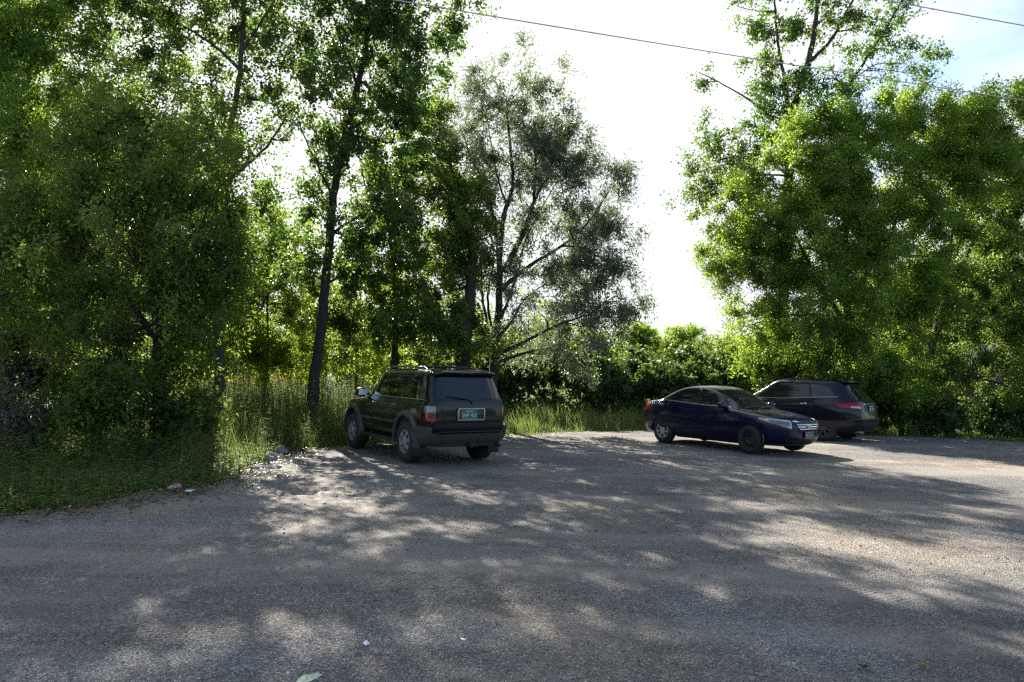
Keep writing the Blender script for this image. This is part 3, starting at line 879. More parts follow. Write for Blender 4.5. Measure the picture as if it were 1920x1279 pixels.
shrub("vine_thicket", "vine covered thicket right behind the green car roof", 955, 704, 24.5, 67, 36, "vine", L_VINE, lai=3)
shrub("vine_thicket", "vine covered thicket under the low willow limbs", 1055, 700, 25, 77, 38, "vine", L_VINE, lai=3)
shrub("vine_thicket", "vine covered thicket left of the blue car's rear", 1160, 708, 25.5, 77, 34, "vine", L_VINE, lai=3)
shrub("vine_thicket", "vine covered thicket straight behind the blue car's roof", 1262, 712, 26, 72, 34, "vine", L_VINE, lai=3)
shrub("vine_thicket", "dark vine covered thicket between the two right hand cars' roofs", 1360, 706, 26, 70, 36, "vine", L_VINE, lai=3)
shrub("vine_thicket", "vine covered thicket half hidden by the willow's foot", 905, 690, 24, 50, 42, "vine", L_VINE, lai=3)
shrub("vine_thicket", "arching vine thicket between the willow limbs and the blue car's boot", 1108, 682, 26.5, 55, 50, "vine", L_VINE, lai=3)
shrub("vine_thicket", "arching vine thicket under the gap of open sky", 1212, 694, 27, 70, 38, "vine", L_VINE, lai=3)
shrub("vine_thicket", "arching vine thicket below the pale sunlit bush", 1310, 690, 27, 60, 42, "vine", L_VINE, lai=3)
shrub("bush", "pale sunlit bush below the gap of open sky", 1372, 664, 30, 60, 38, "small", L_ELDER, lai=2.0)
shrub("bush", "yellow green bush at the foot of the tall right hand poplar", 1450, 680, 24.6, 66, 40, "small", L_ELDERY, lai=2.0)
shrub("distant_bush", "hazy round bush farthest away in the gap of open sky", 1262, 640, 44, 62, 42, "small", L_ELDERY, lai=1.8, scale=1.4)
shrub("distant_bush", "hazy low bush by the willow's right hand tips", 1205, 640, 40, 40, 36, "small", L_ELDERY, lai=1.6, scale=1.5)
shrub("distant_bush", "hazy flat bush low between gap bush and sunlit bush", 1322, 660, 42, 40, 24, "small", L_ELDERY, lai=1.6, scale=1.5)
for i, (px, py, Yd, rx, ry, kd, lab) in enumerate(((1690, 765, 23, 55, 45, "elder", "low leafy shrub just right of the dark SUV's tail"), (1780, 775, 23, 55, 42, "vine", "low dark shrub below the fanning bare stems"), (1865, 770, 23.5, 60, 50, "vine", "low dark shrub close to the right edge"),
                                                   (1945, 775, 23.5, 50, 55, "elder", "low leafy shrub cut by the right edge"), (1715, 700, 24, 50, 40, "elder", "leafy shrub above the dark SUV's tail light"), (1620, 730, 24, 60, 45, "elder", "leafy shrub straight behind the dark SUV's rear glass"), (1530, 715, 24.2, 60, 40, "vine", "vine draped shrub behind the dark SUV's roof"))):
    shrub("shrub", lab, px, py, Yd, rx, ry, kd, L_VINE if kd == "vine" else L_ELDER)
shrub("dead_brush", "grey leafless tangle of dead brush at the far left", 60, 665, 13.6, 55, 70, "small", L_DRY, lai=0.9)
shrub("dead_brush", "dark brown dead brush low at the left edge", 30, 770, 12.2, 60, 45, "small", L_DRY, lai=0.7)
shrub("shrub", "leafy dark shrub low below the broad box elder", 190, 770, 12.4, 80, 55, "elder", L_ELDER)
shrub("shrub", "dark rounded shrub between box elder and pale poplar trunk", 345, 765, 13.6, 60, 55, "vine", L_ELDER)

#@@GRASS@@
# ------------------------------------------------------------------ grass and weeds
def scatter(poly_px, n, margin=-0.05):
    """n points on the ground inside a photo-space outline, off the lot"""
    w = np.array([gnd(*p)[:2] for p in poly_px])
    lo, hi = w.min(0), w.max(0)
    pts = np.zeros((0, 2))
    while len(pts) < n:
        c = lo + RNG.random((n * 2, 2)) * (hi - lo)
        ok = np.zeros(len(c), bool)
        m_ = len(w)
        for i in range(m_):
            (x0, y0), (x1, y1) = w[i], w[(i + 1) % m_]
            if y0 != y1:
                ok ^= ((y0 > c[:, 1]) != (y1 > c[:, 1])) & (c[:, 0] < (x1 - x0) * (c[:, 1] - y0) / (y1 - y0) + x0)
        c = c[ok]
        c = c[edge_sd(c[:, 0], c[:, 1]) < margin + 0.25 * RNG.random(len(c)) ** 3]
        pts = np.vstack([pts, c])
    return pts[:n]


def blades(xy, h, w=0.007, lean=0.45, z0=-0.09):
    n = len(xy)
    az = RNG.random(n) * 2 * PI
    d = np.stack([np.cos(az), np.sin(az), np.zeros(n)], 1)
    s = np.stack([-np.sin(az + 0.6), np.cos(az + 0.6), np.zeros(n)], 1)
    ln = lean * (0.3 + RNG.random(n))
    b = np.stack([xy[:, 0], xy[:, 1], np.full(n, z0)], 1)
    ww = w * (0.7 + 0.7 * RNG.random(n))
    rows = []
    for t, k in ((0, 1.0), (0.4, 0.95), (0.75, 0.65), (1.0, 0.08)):
        c = b + d * (ln * h * t ** 2)[:, None] + np.array([0, 0, 1.0]) * (h * (t - 0.25 * ln * t ** 3))[:, None]
        rows += [c - s * (ww * k / 2)[:, None], c + s * (ww * k / 2)[:, None]]
    V = np.stack(rows, 1).reshape(-1, 3)
    o = (np.arange(n) * 8)[:, None]
    Q = np.concatenate([o + np.array([[2 * i, 2 * i + 1, 2 * i + 3, 2 * i + 2]]) for i in range(3)], 1).reshape(-1, 4)
    cl_ = 0.5 + 0.9 * vnoise(xy[:, 0], xy[:, 1], 1.6, 12)
    rn = np.clip(0.55 * cl_ + 0.5 * RNG.random(n), 0, 1)
    return V, Q, np.repeat(rn, 3)


def grass(name, label, parts, mat=L_GRASS):
    Vs, Qs, rs, off = [], [], [], 0
    for xy, h, w, lean in parts:
        v, qd, r = blades(xy, h, w, lean)
        Vs.append(v)
        Qs.append(qd + off)
        rs.append(r)
        off += len(v)
    o = mesh_quads(name, np.concatenate(Vs), np.concatenate(Qs), mat, rnd=np.concatenate(rs))
    return tag(o, label, "grass", kind="stuff")


def hts(xy, lo, hi, s=0.9, seed=20):
    d = np.clip(-edge_sd(xy[:, 0], xy[:, 1]) / 0.9, 0.15, 1)
    return (lo + (hi - lo) * np.clip(0.5 + vnoise(xy[:, 0], xy[:, 1], s, seed) + 0.35 * RNG.normal(size=len(xy)), 0.1, 1.3)) * (0.35 + 0.65 * d)


LEFT = [(-260, 1010), (0, 960), (200, 948), (420, 908), (500, 862), (540, 845), (560, 800), (380, 790), (100, 790), (-260, 830)]
a = scatter(LEFT, 60000)
grass("grass", "uncut grass on the left verge below the broad box elder", [(a, hts(a, 0.07, 0.27, 2.6) * (0.6 + 0.8 * RNG.random(len(a))), 0.007, 0.9)])
WEEDP = [(330, 880), (500, 862), (545, 842), (660, 832), (760, 826), (700, 790), (560, 775), (350, 790)]
b_ = scatter(WEEDP, 22000)
grass("grass", "tall seeding grass beside the green car's front wheel", [(b_, hts(b_, 0.25, 0.85, 2.2) * (0.6 + 0.6 * RNG.random(len(b_))), 0.007, 0.5)], L_PALE)
RIGHT = [(760, 828), (960, 816), (1080, 810), (1200, 808), (1500, 812), (1660, 816), (1640, 792), (1400, 780), (1200, 778), (960, 782), (800, 790)]
c_ = scatter(RIGHT, 60000)
grass("grass", "long grass strip between the green car and the blue car", [(c_, hts(c_, 0.25, 0.80, 1.4) * (0.6 + 0.6 * RNG.random(len(c_))), 0.010, 0.6)], L_PALE)
RR = [(1640, 818), (1760, 821), (1920, 828), (2000, 832), (2000, 800), (1640, 796)]
d_ = scatter(RR, 9000)
grass("grass", "sparse shaded grass along the right edge of the lot", [(d_, hts(d_, 0.08, 0.25), 0.012, 0.5)])


def weeds(name, label, xy, h, top=None, topmat=None, toplabel=None, nl=26, L=0.11, Wd=0.022):
    """stiff leafy stalks, an uncountable stand"""
    n = len(xy)
    az = RNG.random(n) * 2 * PI
    ln = 0.16 * RNG.random(n)
    k = 5
    t = np.linspace(0, 1, k)
    base_ = np.stack([xy[:, 0], xy[:, 1], np.full(n, -0.1)], 1)
    P = base_[:, None] + np.stack([np.cos(az)[:, None] * ln[:, None] * t ** 2 * h[:, None], np.sin(az)[:, None] * ln[:, None] * t ** 2 * h[:, None], h[:, None] * t], -1)
    v1, q1 = tubes(P, np.repeat(np.linspace(0.005, 0.002, k)[None], n, 0), 3)
    i = np.repeat(np.arange(n), nl)
    u = RNG.random(n * nl) * 0.88 + 0.1
    j = np.minimum((u * (k - 1)).astype(int), k - 2)
    f = (u * (k - 1) - j)[:, None]
    lp = P[i, j] * (1 - f) + P[i, j + 1] * f
    a2 = RNG.random(n * nl) * 2 * PI
    D = np.stack([np.cos(a2), np.sin(a2), 0.5 - 0.8 * RNG.random(n * nl)], 1)
    ls = L * (0.6 + 0.7 * RNG.random(n * nl)) * (1.25 - 0.7 * u)
    v2, q2 = leaf_faces(lp, D, unit(rdir(n * nl) * 0.5 + np.array([0, 0, 1.0])), ls, ls * Wd / L, 0.4)
    pr = RNG.random(n)
    rn = np.concatenate([np.repeat(pr * 0.5, len(q1) // n), np.clip(0.45 * pr[i] + 0.5 * RNG.random(n * nl), 0, 1)])
    o = mesh_quads(name, np.concatenate([v1, v2]), np.concatenate([q1, q2 + len(v1)]), L_WEED, rnd=rn)
    tag(o, label, "weeds", kind="stuff")
    if top is not None:
        s = np.flatnonzero(RNG.random(n) < top)
        nt_ = 60
        i = np.repeat(s, nt_)
        u = RNG.random(len(i))
        P0 = P[i, -1] + np.stack([np.zeros(len(i)), np.zeros(len(i)), (u - 0.75) * 0.24], 1) + rdir(len(i)) * (0.012 + 0.045 * (1 - u) * RNG.random(len(i)))[:, None]
        v3, q3 = leaf_faces(P0, rdir(len(i)) + np.array([0, 0, 0.5]), rdir(len(i)), np.full(len(i), 0.022), np.full(len(i), 0.010))
        o = mesh_quads("seed_heads" if topmat is L_SEED else "goldenrod_flowers", v3, q3, topmat, rnd=RNG.random(len(i)))
        tag(o, toplabel, "flowers" if topmat is L_FLOWER else "seed heads", kind="stuff")


w1 = scatter([(350, 850), (480, 850), (540, 838), (640, 828), (740, 822), (700, 772), (520, 764), (380, 776)], 2400, -0.25)
weeds("weeds", "tall leafy weeds between left trees and the green car", w1, (0.85 + 0.75 * RNG.random(len(w1))) * np.clip(-edge_sd(w1[:, 0], w1[:, 1]) / 1.6, 0.45, 1), 0.06, L_SEED, "pale fluffy seed heads above the tall weeds left of the green car")
w2 = scatter([(330, 800), (560, 790), (620, 768), (480, 752), (340, 762)], 1500, -0.6)
weeds("weeds", "goldenrod stand behind the tall weeds at the tree line", w2, 1.0 + 0.6 * RNG.random(len(w2)), 0.22, L_FLOWER, "yellow goldenrod flowers at the foot of the pale poplar")
w3 = scatter([(-200, 930), (0, 900), (200, 890), (430, 868), (470, 800), (250, 790), (-200, 800)], 1700, -0.45)
weeds("weeds", "dark low weeds in the grass below the left trees", w3, 0.3 + 0.5 * RNG.random(len(w3)))
w5 = scatter([(-200, 985), (0, 958), (200, 945), (420, 905), (520, 850), (480, 812), (250, 850), (-200, 900)], 2600, -0.02)
weeds("weeds", "low broadleaf weeds crowding the grass at the left edge of the lot", w5, 0.10 + 0.30 * RNG.random(len(w5)) ** 1.5, nl=16, L=0.075, Wd=0.034)
w4 = scatter([(780, 815), (960, 808), (1200, 800), (1420, 800), (1420, 766), (1150, 764), (930, 766), (780, 780)], 700, -1.2)
weeds("weeds", "shaded weeds before the vine thickets behind the two dark cars", w4, 0.5 + 0.6 * RNG.random(len(w4)), 0.12, L_SEED, "pale seed heads in the long grass right of the green car")

# dry leaves and straw trodden along the ragged edge of the lot
e1 = EDGE[1:-1]
k = RNG.integers(0, len(e1) - 1, 9000)
t_ = RNG.random(9000)[:, None]
xy = e1[k] * (1 - t_) + e1[k + 1] * t_ + RNG.normal(size=(9000, 2)) * 0.38
P_ = np.stack([xy[:, 0], xy[:, 1], lot_z(xy[:, 0], xy[:, 1]) + 0.008 - 0.05 * (edge_sd(xy[:, 0], xy[:, 1]) < 0)], 1)
dd_ = rdir(9000) * np.array([1, 1, 0.25])
st_ = RNG.random(9000) < 0.55
v, q_ = leaf_faces(P_, dd_, rdir(9000) * 0.4 + np.array([0, 0, 1.0]), np.where(st_, 0.14, 0.05) * (0.5 + RNG.random(9000)), np.where(st_, 0.006, 0.035) * (0.6 + 0.8 * RNG.random(9000)))
L_LITTER = leaf_mat("litter", (0.05, 0.038, 0.022), (0.12, 0.095, 0.055), (0.24, 0.20, 0.12), (0.12, 0.10, 0.05), tmix=0.15, dry=(0.30, 0.24, 0.08), dryamt=0.06)
tag(mesh_quads("leaf_litter", v, q_, L_LITTER, rnd=RNG.random(9000)), "dry leaves and straw strewn along the edge of the gravel", "leaf litter", kind="stuff")
# tufts that have crept onto the lot
tu = scatter([(0, 985), (420, 935), (560, 870), (700, 845), (1000, 832), (1300, 826), (1300, 800), (900, 800), (560, 820), (400, 880), (0, 940)], 90, 0.5)
tu = np.repeat(tu, 34, 0) + RNG.normal(size=(90 * 34, 2)) * 0.07
grass("grass", "small tufts of grass creeping onto the gravel's edge", [(tu, 0.05 + 0.16 * RNG.random(len(tu)), 0.007, 0.9)])

#@@CARS@@
# ------------------------------------------------------------------ vehicles
def pchip(y, per):
    """monotone cubic through rows of y, per samples an interval"""
    y = np.asarray(y, float)
    n = len(y)
    d = np.diff(y, axis=0)
    mm = np.zeros_like(y)
    mm[0], mm[-1] = d[0], d[-1]
    for i in range(1, n - 1):
        pr = d[i - 1] * d[i]
        mm[i] = np.where(pr > 0, 2 * pr / (d[i - 1] + d[i] + 1e-12 * np.sign(d[i] + 1e-12)), 0)
    out = []
    for i in range(n - 1):
        t = (np.arange(per) / per)[:, None]
        out.append((2 * t ** 3 - 3 * t ** 2 + 1) * y[i] + (t ** 3 - 2 * t ** 2 + t) * mm[i] + (-2 * t ** 3 + 3 * t ** 2) * y[i + 1] + (t ** 3 - t ** 2) * mm[i + 1])
    out.append(y[-1:])
    return np.concatenate(out)


class Car:
    """a body shell built from horizontal slices; rows are (z, front x, rear x, half width, front squareness, rear squareness)"""

    def __init__(self, root, rows, xm, per=7):
        self.root, self.xm = root, xm
        self.D = pchip(rows, per)

    def at_z(self, z):
        return [np.interp(z, self.D[:, 0], self.D[:, k]) for k in range(1, 6)]

    def side(self, x, z, s):
        xf, xr, w, nf, nr = self.at_z(z)
        a = np.where(x > self.xm, xf - self.xm, self.xm - xr)
        n = np.where(x > self.xm, nf, nr)
        return s * w * np.maximum(1e-4, 1 - np.minimum(1, np.abs(x - self.xm) / a) ** n) ** (1 / n)

    def polar(self, phi, z):
        xf, xr, w, nf, nr = self.at_z(z)
        c, s = np.cos(phi), np.sin(phi)
        a = np.where(c > 0, xf - self.xm, self.xm - xr)
        n = np.where(c > 0, nf, nr)
        r = ((np.abs(c) / a) ** n + (np.abs(s) / w) ** n) ** (-1 / n)
        return self.xm + r * c, r * s

    def phi(self, x, y):
        return math.atan2(y, x - self.xm)

    def body(self, mat, arches, R, nu=120):
        rings = []
        for z, xf, xr, w, nf, nr in self.D:
            t = np.linspace(0, 2 * PI, 2401)
            x, y = self.polar(t, np.full_like(t, z))
            s = np.concatenate([[0], np.cumsum(np.hypot(np.diff(x), np.diff(y)))])
            q_ = np.linspace(0, s[-1], nu + 1)[:-1]
            rings.append(np.stack([np.interp(q_, s, x), np.interp(q_, s, y), np.full(nu, z)], 1))
        bm = bmesh.new()
        vs = [[bm.verts.new(p_) for p_ in r] for r in rings]
        for A, B_ in zip(vs, vs[1:]):
            for k in range(nu):
                bm.faces.new((A[k], A[(k + 1) % nu], B_[(k + 1) % nu], B_[k]))
        for ring, dz, fl in ((vs[0], -0.01, True), (vs[-1], 0.008, False)):
            c = bm.verts.new(sum((v.co for v in ring), Vector()) / nu + Vector((0, 0, dz)))
            for k in range(nu):
                a_, b2 = ring[k], ring[(k + 1) % nu]
                bm.faces.new((b2, a_, c) if fl else (a_, b2, c))
        o = bm_obj("body", bm, mat, self.root)
        cb = bmesh.new()
        for x, z in arches:
            for s in (-1, 1):
                n = 40
                v0 = [cb.verts.new((x + R * math.cos(2 * PI * k / n), s * 0.52, z + R * math.sin(2 * PI * k / n))) for k in range(n)]
                v1 = [cb.verts.new((v.co.x, s * 1.2, v.co.z)) for v in v0]
                for k in range(n):
                    cb.faces.new((v0[k], v0[(k + 1) % n], v1[(k + 1) % n], v1[k]))
                cb.faces.new(v0[::-1])
                cb.faces.new(v1)
        bmesh.ops.recalc_face_normals(cb, faces=cb.faces)
        co = bm_obj("cutter", cb)
        md = o.modifiers.new("arches", "BOOLEAN")
        md.operation, md.object, md.solver = "DIFFERENCE", co, "EXACT"
        bpy.context.view_layer.update()
        me = bpy.data.meshes.new_from_object(o.evaluated_get(bpy.context.evaluated_depsgraph_get()))
        o.modifiers.clear()
        o.data = me
        me.materials.clear()
        me.materials.append(mat)
        me.polygons.foreach_set("use_smooth", [True] * len(me.polygons))
        me.set_sharp_from_angle(angle=math.radians(32))
        bpy.data.objects.remove(co)
        return o

    def patch(self, name, fn, mat, off=0.004, deep=0.02, nu=16, nv=8, parent=None):
        """a panel lying on the shell: fn(u, v) -> points; off outward, edges folded in by deep"""
        u, v = np.meshgrid(np.linspace(0, 1, nu), np.linspace(0, 1, nv))
        e = 1e-3
        P = np.stack(fn(u, v), -1)
        du = np.stack(fn(u + e, v), -1) - np.stack(fn(u - e, v), -1)
        dv = np.stack(fn(u, v + e), -1) - np.stack(fn(u, v - e), -1)
        N = unit(np.cross(du, dv))
        ctr = np.array([self.xm, 0, 0.7])
        if (N.mean((0, 1)) * (P.mean((0, 1)) - ctr)).sum() < 0:
            N = -N
        O = P + N * off
        I = P - N * deep
        brd = [(0, i) for i in range(nu)] + [(j, nu - 1) for j in range(1, nv)] + [(nv - 1, i) for i in range(nu - 2, -1, -1)] + [(j, 0) for j in range(nv - 2, 0, -1)]
        V = np.concatenate([O.reshape(-1, 3), np.array([I[j, i] for j, i in brd])])
        idx = np.arange(nu * nv).reshape(nv, nu)
        Q = np.stack([idx[:-1, :-1], idx[:-1, 1:], idx[1:, 1:], idx[1:, :-1]], -1).reshape(-1, 4)
        n = len(brd)
        bq = [(idx[brd[k]], nu * nv + k, nu * nv + (k + 1) % n, idx[brd[(k + 1) % n]]) for k in range(n)]
        bm = bmesh.new()
        vs = [bm.verts.new(p_) for p_ in V]
        for f_ in list(map(tuple, Q)) + bq:
            bm.faces.new([vs[i] for i in f_])
        bmesh.ops.recalc_face_normals(bm, faces=bm.faces)
        f0 = bm.faces[:][len(Q) // 2]
        f0.normal_update()
        if (np.array(f0.normal) * N[nv // 2, nu // 2]).sum() < 0:
            bmesh.ops.reverse_faces(bm, faces=bm.faces)
        return bm_obj(name, bm, mat, parent or self.root, smooth=40)

    def spatch(self, name, s, bot, top, mat, **kw):
        """on the side s: bot and top are lists of (x, z) running front to rear"""
        b = np.array(bot, float)
        t = np.array(top, float)
        f = lambda arr, u, k: np.interp(u, np.linspace(0, 1, len(arr)), arr[:, k])

        def fn(u, v):
            x = f(b, u, 0) * (1 - v) + f(t, u, 0) * v
            z = f(b, u, 1) * (1 - v) + f(t, u, 1) * v
            return x, self.side(x, z, s), z
        return self.patch(name, fn, mat, **kw)

    def epatch(self, name, front, bot, top, mat, **kw):
        """on the front or rear: bot and top are lists of (y, z)"""
        b = np.array(bot, float)
        t = np.array(top, float)
        f = lambda arr, u, k: np.interp(u, np.linspace(0, 1, len(arr)), arr[:, k])

        def fn(u, v):
            y = f(b, u, 0) * (1 - v) + f(t, u, 0) * v
            z = f(b, u, 1) * (1 - v) + f(t, u, 1) * v
            xf, xr, w, nf, nr = self.at_z(z)
            n = nf if front else nr
            k = np.maximum(1e-4, 1 - np.minimum(0.999, np.abs(y) / w) ** n) ** (1 / n)
            return (self.xm + (xf - self.xm) * k if front else self.xm - (self.xm - xr) * k), y, z
        return self.patch(name, fn, mat, **kw)

    def ppatch(self, name, c, mat, **kw):
        """round a corner: four (x, y, z) hints, bottom a, bottom b, top b, top a"""
        h = [(self.phi(x, y) % (2 * PI), z) for x, y, z in c]

        def fn(u, v):
            ph = (h[0][0] * (1 - u) + h[1][0] * u) * (1 - v) + (h[3][0] * (1 - u) + h[2][0] * u) * v
            z = (h[0][1] * (1 - u) + h[1][1] * u) * (1 - v) + (h[3][1] * (1 - u) + h[2][1] * u) * v
            x, y = self.polar(ph, z)
            return x, y, z
        return self.patch(name, fn, mat, **kw)

    def door(self, s, bot, top, handle, mat, hmat=M_BLACK):
        g = [(x + (0.012 if i < 1 else -0.012 if i == len(bot) - 1 else 0), z - 0.012) for i, (x, z) in enumerate(bot)]
        g2 = [(x + (0.012 if i < 1 else -0.012 if i == len(top) - 1 else 0), z + 0.0) for i, (x, z) in enumerate(top)]
        d = self.spatch("door", s, bot, top, mat, off=0.005, deep=0.004, nu=18, nv=12)
        self.spatch("door_gap", s, g, g2, M_BLACK, off=0.0015, deep=0.002, nu=18, nv=12, parent=d)
        hx, hz = handle
        y = float(self.side(np.array(hx), np.array(hz), s))
        bm = bmesh.new()
        add_box(bm, hx - 0.10, hx + 0.10, y - 0.02 + 0.022 * s, y + 0.02 + 0.022 * s, hz - 0.016, hz + 0.016, 0.012)
        bm_obj("handle", bm, hmat, d, smooth=40)
        return d

    def flare(self, x, z, s, R0, R1, mat, y0, bulge=0.055, a0=-12, a1=192, name="wheel_arch_flare"):
        prof = [(R1 + 0.01, -0.03), (R1, 0.012), (R1 - 0.025, bulge * 0.75), (R0 + 0.02, bulge), (R0, bulge - 0.012), (R0, -0.06)]
        n = 28
        bm = bmesh.new()
        rows_ = []
        for k in range(n + 1):
            t = math.radians(a0 + (a1 - a0) * k / n)
            rows_.append([bm.verts.new((x + r * math.cos(t), s * (y0 + dy), z + r * math.sin(t))) for r, dy in prof])
        for A, B_ in zip(rows_, rows_[1:]):
            for i in range(len(prof) - 1):
                bm.faces.new((A[i], A[i + 1], B_[i + 1], B_[i]))
        bm.faces.new(rows_[0])
        bm.faces.new(rows_[-1][::-1])
        bmesh.ops.recalc_face_normals(bm, faces=bm.faces)
        return bm_obj(name, bm, mat, self.root, smooth=50)

    def mirror(self, x, y, z, s, mat, sz=(0.09, 0.12, 0.085)):
        bm = bmesh.new()
        bmesh.ops.create_uvsphere(bm, u_segments=18, v_segments=12, radius=1.0)
        for v in bm.verts:
            c = v.co
            k = [math.copysign(abs(c[i]) ** 0.62, c[i]) * sz[i] for i in range(3)]
            v.co = Vector((x + k[0], y + s * sz[1] + k[1], z + k[2]))
        add_box(bm, x - 0.03, x + 0.05, min(y - s * 0.06, y + s * 0.05), max(y - s * 0.06, y + s * 0.05), z - 0.07, z - 0.02, 0.01)
        o = bm_obj("side_mirror", bm, mat, self.root, smooth=45)
        bm = bmesh.new()
        add_box(bm, x - sz[0] - 0.004, x - sz[0] + 0.012, y + s * sz[1] - sz[1] * 0.78, y + s * sz[1] + sz[1] * 0.78, z - sz[2] * 0.72, z + sz[2] * 0.72, 0.004)
        bm_obj("mirror_glass", bm, M_MIRROR, o)


def make_wheel(root, x, y, s, R, wd, rim_r, style, mat):
    """tyre and rim as parts of one wheel; y is the outer face"""
    w = empty("wheel", (x, y, R))
    w.parent = root
    bm = bmesh.new()
    b, d = 0.0, -wd
    add_lathe(bm, [(rim_r, b - 0.02), (rim_r + 0.01, b - 0.002), (rim_r + (R - rim_r) * 0.5, b + 0.010), (R - 0.045, b - 0.004), (R - 0.012, b - 0.022), (R, b - 0.05),
                   (R + 0.002, b - wd / 2), (R, d + 0.05), (R - 0.012, d + 0.022), (R - 0.045, d + 0.004), (rim_r + 0.01, d), (rim_r, d + 0.02)], 48, closed=True)
    # tread blocks across the running surface
    for k in range(44):
        for j, yy in enumerate((-0.05, -wd / 2, -wd + 0.05)):
            mt = Matrix.Rotation(2 * PI * (k + 0.5 * (j % 2)) / 44, 4, "Y")
            add_box(bm, R - 0.012, R + 0.005, yy - 0.028, yy + 0.028, -0.017, 0.017, 0, mt)
    ty = bm_obj("tyre", bm, M_TYRE, w, smooth=40)
    bm = bmesh.new()
    add_lathe(bm, [(rim_r + 0.004, -0.012), (rim_r - 0.004, -0.002), (rim_r - 0.022, -0.008), (rim_r - 0.028, -0.05), (rim_r - 0.045, -0.13), (rim_r - 0.05, -0.16)], 40, caps=False)
    if style == "steel":
        add_lathe(bm, [(rim_r * 0.92, -0.088), (rim_r * 0.72, -0.045), (rim_r * 0.5, -0.040), (rim_r * 0.34, -0.06), (rim_r * 0.18, -0.055), (0.0, -0.05)], 32)
        n, hw, yo = 0, 0, 0
    else:
        n = 6 if style == "alloy" else 7
        hw = 0.034 if style == "alloy" else 0.026
        for k in range(n):
            mt = Matrix.Rotation(2 * PI * (k + 0.25) / n, 4, "Y")
            add_box(bm, 0.03, rim_r - 0.012, -0.045, -0.012, -hw, hw, 0.010, mt)
        add_lathe(bm, [(0.085, -0.07), (0.080, -0.012), (0.055, -0.002), (0.050, 0.008), (0.0, 0.010)], 24)
    rm = bm_obj("rim", bm, mat, w, smooth=35)
    bm = bmesh.new()
    add_lathe(bm, [(rim_r - 0.055, -0.110), (rim_r - 0.055, -0.095), (0.0, -0.094)], 32)
    bm_obj("brake_disc", bm, M_STEEL, w)
    if s < 0:
        w.rotation_euler = (0, 0, PI)
    return w


def text_mesh(name, txt, size, mat, parent, loc, rot):
    cu = bpy.data.curves.new(name, "FONT")
    cu.body, cu.size, cu.align_x, cu.align_y = txt, size, "CENTER", "CENTER"
    cu.extrude = 0.001
    cu.offset = size * 0.012
    t = bpy.data.objects.new(name, cu)
    COL.objects.link(t)
    bpy.context.view_layer.update()
    me = bpy.data.meshes.new_from_object(t.evaluated_get(bpy.context.evaluated_depsgraph_get()))
    bpy.data.objects.remove(t)
    me.materials.clear()
    o = link(name, me, parent, mat)
    o.location = loc
    o.rotation_euler = rot
    return o


def plate(root, x, y, z, facing, txt, state, pm, tm, tilt=0.0, w=0.305, h=0.155):
    """a number plate facing along +x or -x"""
    bm = bmesh.new()
    add_box(bm, -0.004, 0.004, -w / 2, w / 2, -h / 2, h / 2, 0.003)
    o = bm_obj("license_plate", bm, pm, root)
    o.location = (x, y, z)
    o.rotation_euler = (0, tilt, 0)
    rot = (PI / 2, 0, facing * PI / 2)
    text_mesh("lettering", txt, 0.088, tm, o, (facing * 0.0045, 0, -0.014), rot)
    text_mesh("state_lettering", state, 0.034, tm, o, (facing * 0.0045, 0, 0.055), rot)
    bm = bmesh.new()
    for a_, b2, c, d in ((-w / 2 + .004, w / 2 - .004, h / 2 - 0.008, h / 2 - 0.004), (-w / 2 + .004, w / 2 - .004, -h / 2 + 0.004, -h / 2 + 0.008), (-w / 2 + .004, -w / 2 + .008, -h / 2 + .008, h / 2 - .008), (w / 2 - .008, w / 2 - .004, -h / 2 + .008, h / 2 - .008)):
        add_box(bm, facing * 0.0045 - 0.001, facing * 0.0045 + 0.001, a_, b2, c, d)
    bm_obj("border", bm, tm, o)
    return o


def tube_part(name, root, pts, r, mat, sides=8):
    bm = bmesh.new()
    add_tube(bm, pts, r, sides)
    return bm_obj(name, bm, mat, root, smooth=50)


def box_part(name, root, dims, mat, bev=0.01, mtx=None):
    bm = bmesh.new()
    add_box(bm, *dims, bev, mtx)
    return bm_obj(name, bm, mat, root, smooth=40)


# --- the old dark green SUV
suv = empty("parked_suv", (-1.952, 14.60, 0.0), 2.148)
tag(suv, "old dark green SUV with grey wheel arch flares and roof rack, seen from behind", "car", "cars parked at the lot's far edge")
rows = [(0.40, 2.00, -2.02, 0.70, 6, 9), (0.46, 2.10, -2.14, 0.79, 6, 9), (0.58, 2.15, -2.22, 0.835, 6, 10), (0.80, 2.15, -2.26, 0.845, 6, 11), (0.96, 2.09, -2.255, 0.838, 6, 11), (1.03, 1.96, -2.25, 0.830, 6, 11),
        (1.08, 1.45, -2.245, 0.818, 6, 11), (1.11, 1.02, -2.24, 0.806, 6, 11), (1.14, 0.94, -2.235, 0.792, 6, 11), (1.18, 0.86, -2.22, 0.772, 6, 11), (1.42, 0.52, -2.115, 0.722, 6, 11), (1.60, 0.28, -2.035, 0.682, 6, 11),
        (1.66, 0.17, -2.00, 0.655, 6, 10), (1.70, 0.02, -1.94, 0.60, 6, 9), (1.725, -0.25, -1.78, 0.48, 5, 8), (1.735, -0.55, -1.45, 0.30, 4, 6)]
car = Car(suv, rows, -0.2)
car.body(P_GREEN, [(-1.34, 0.42), (1.34, 0.42)], 0.455)
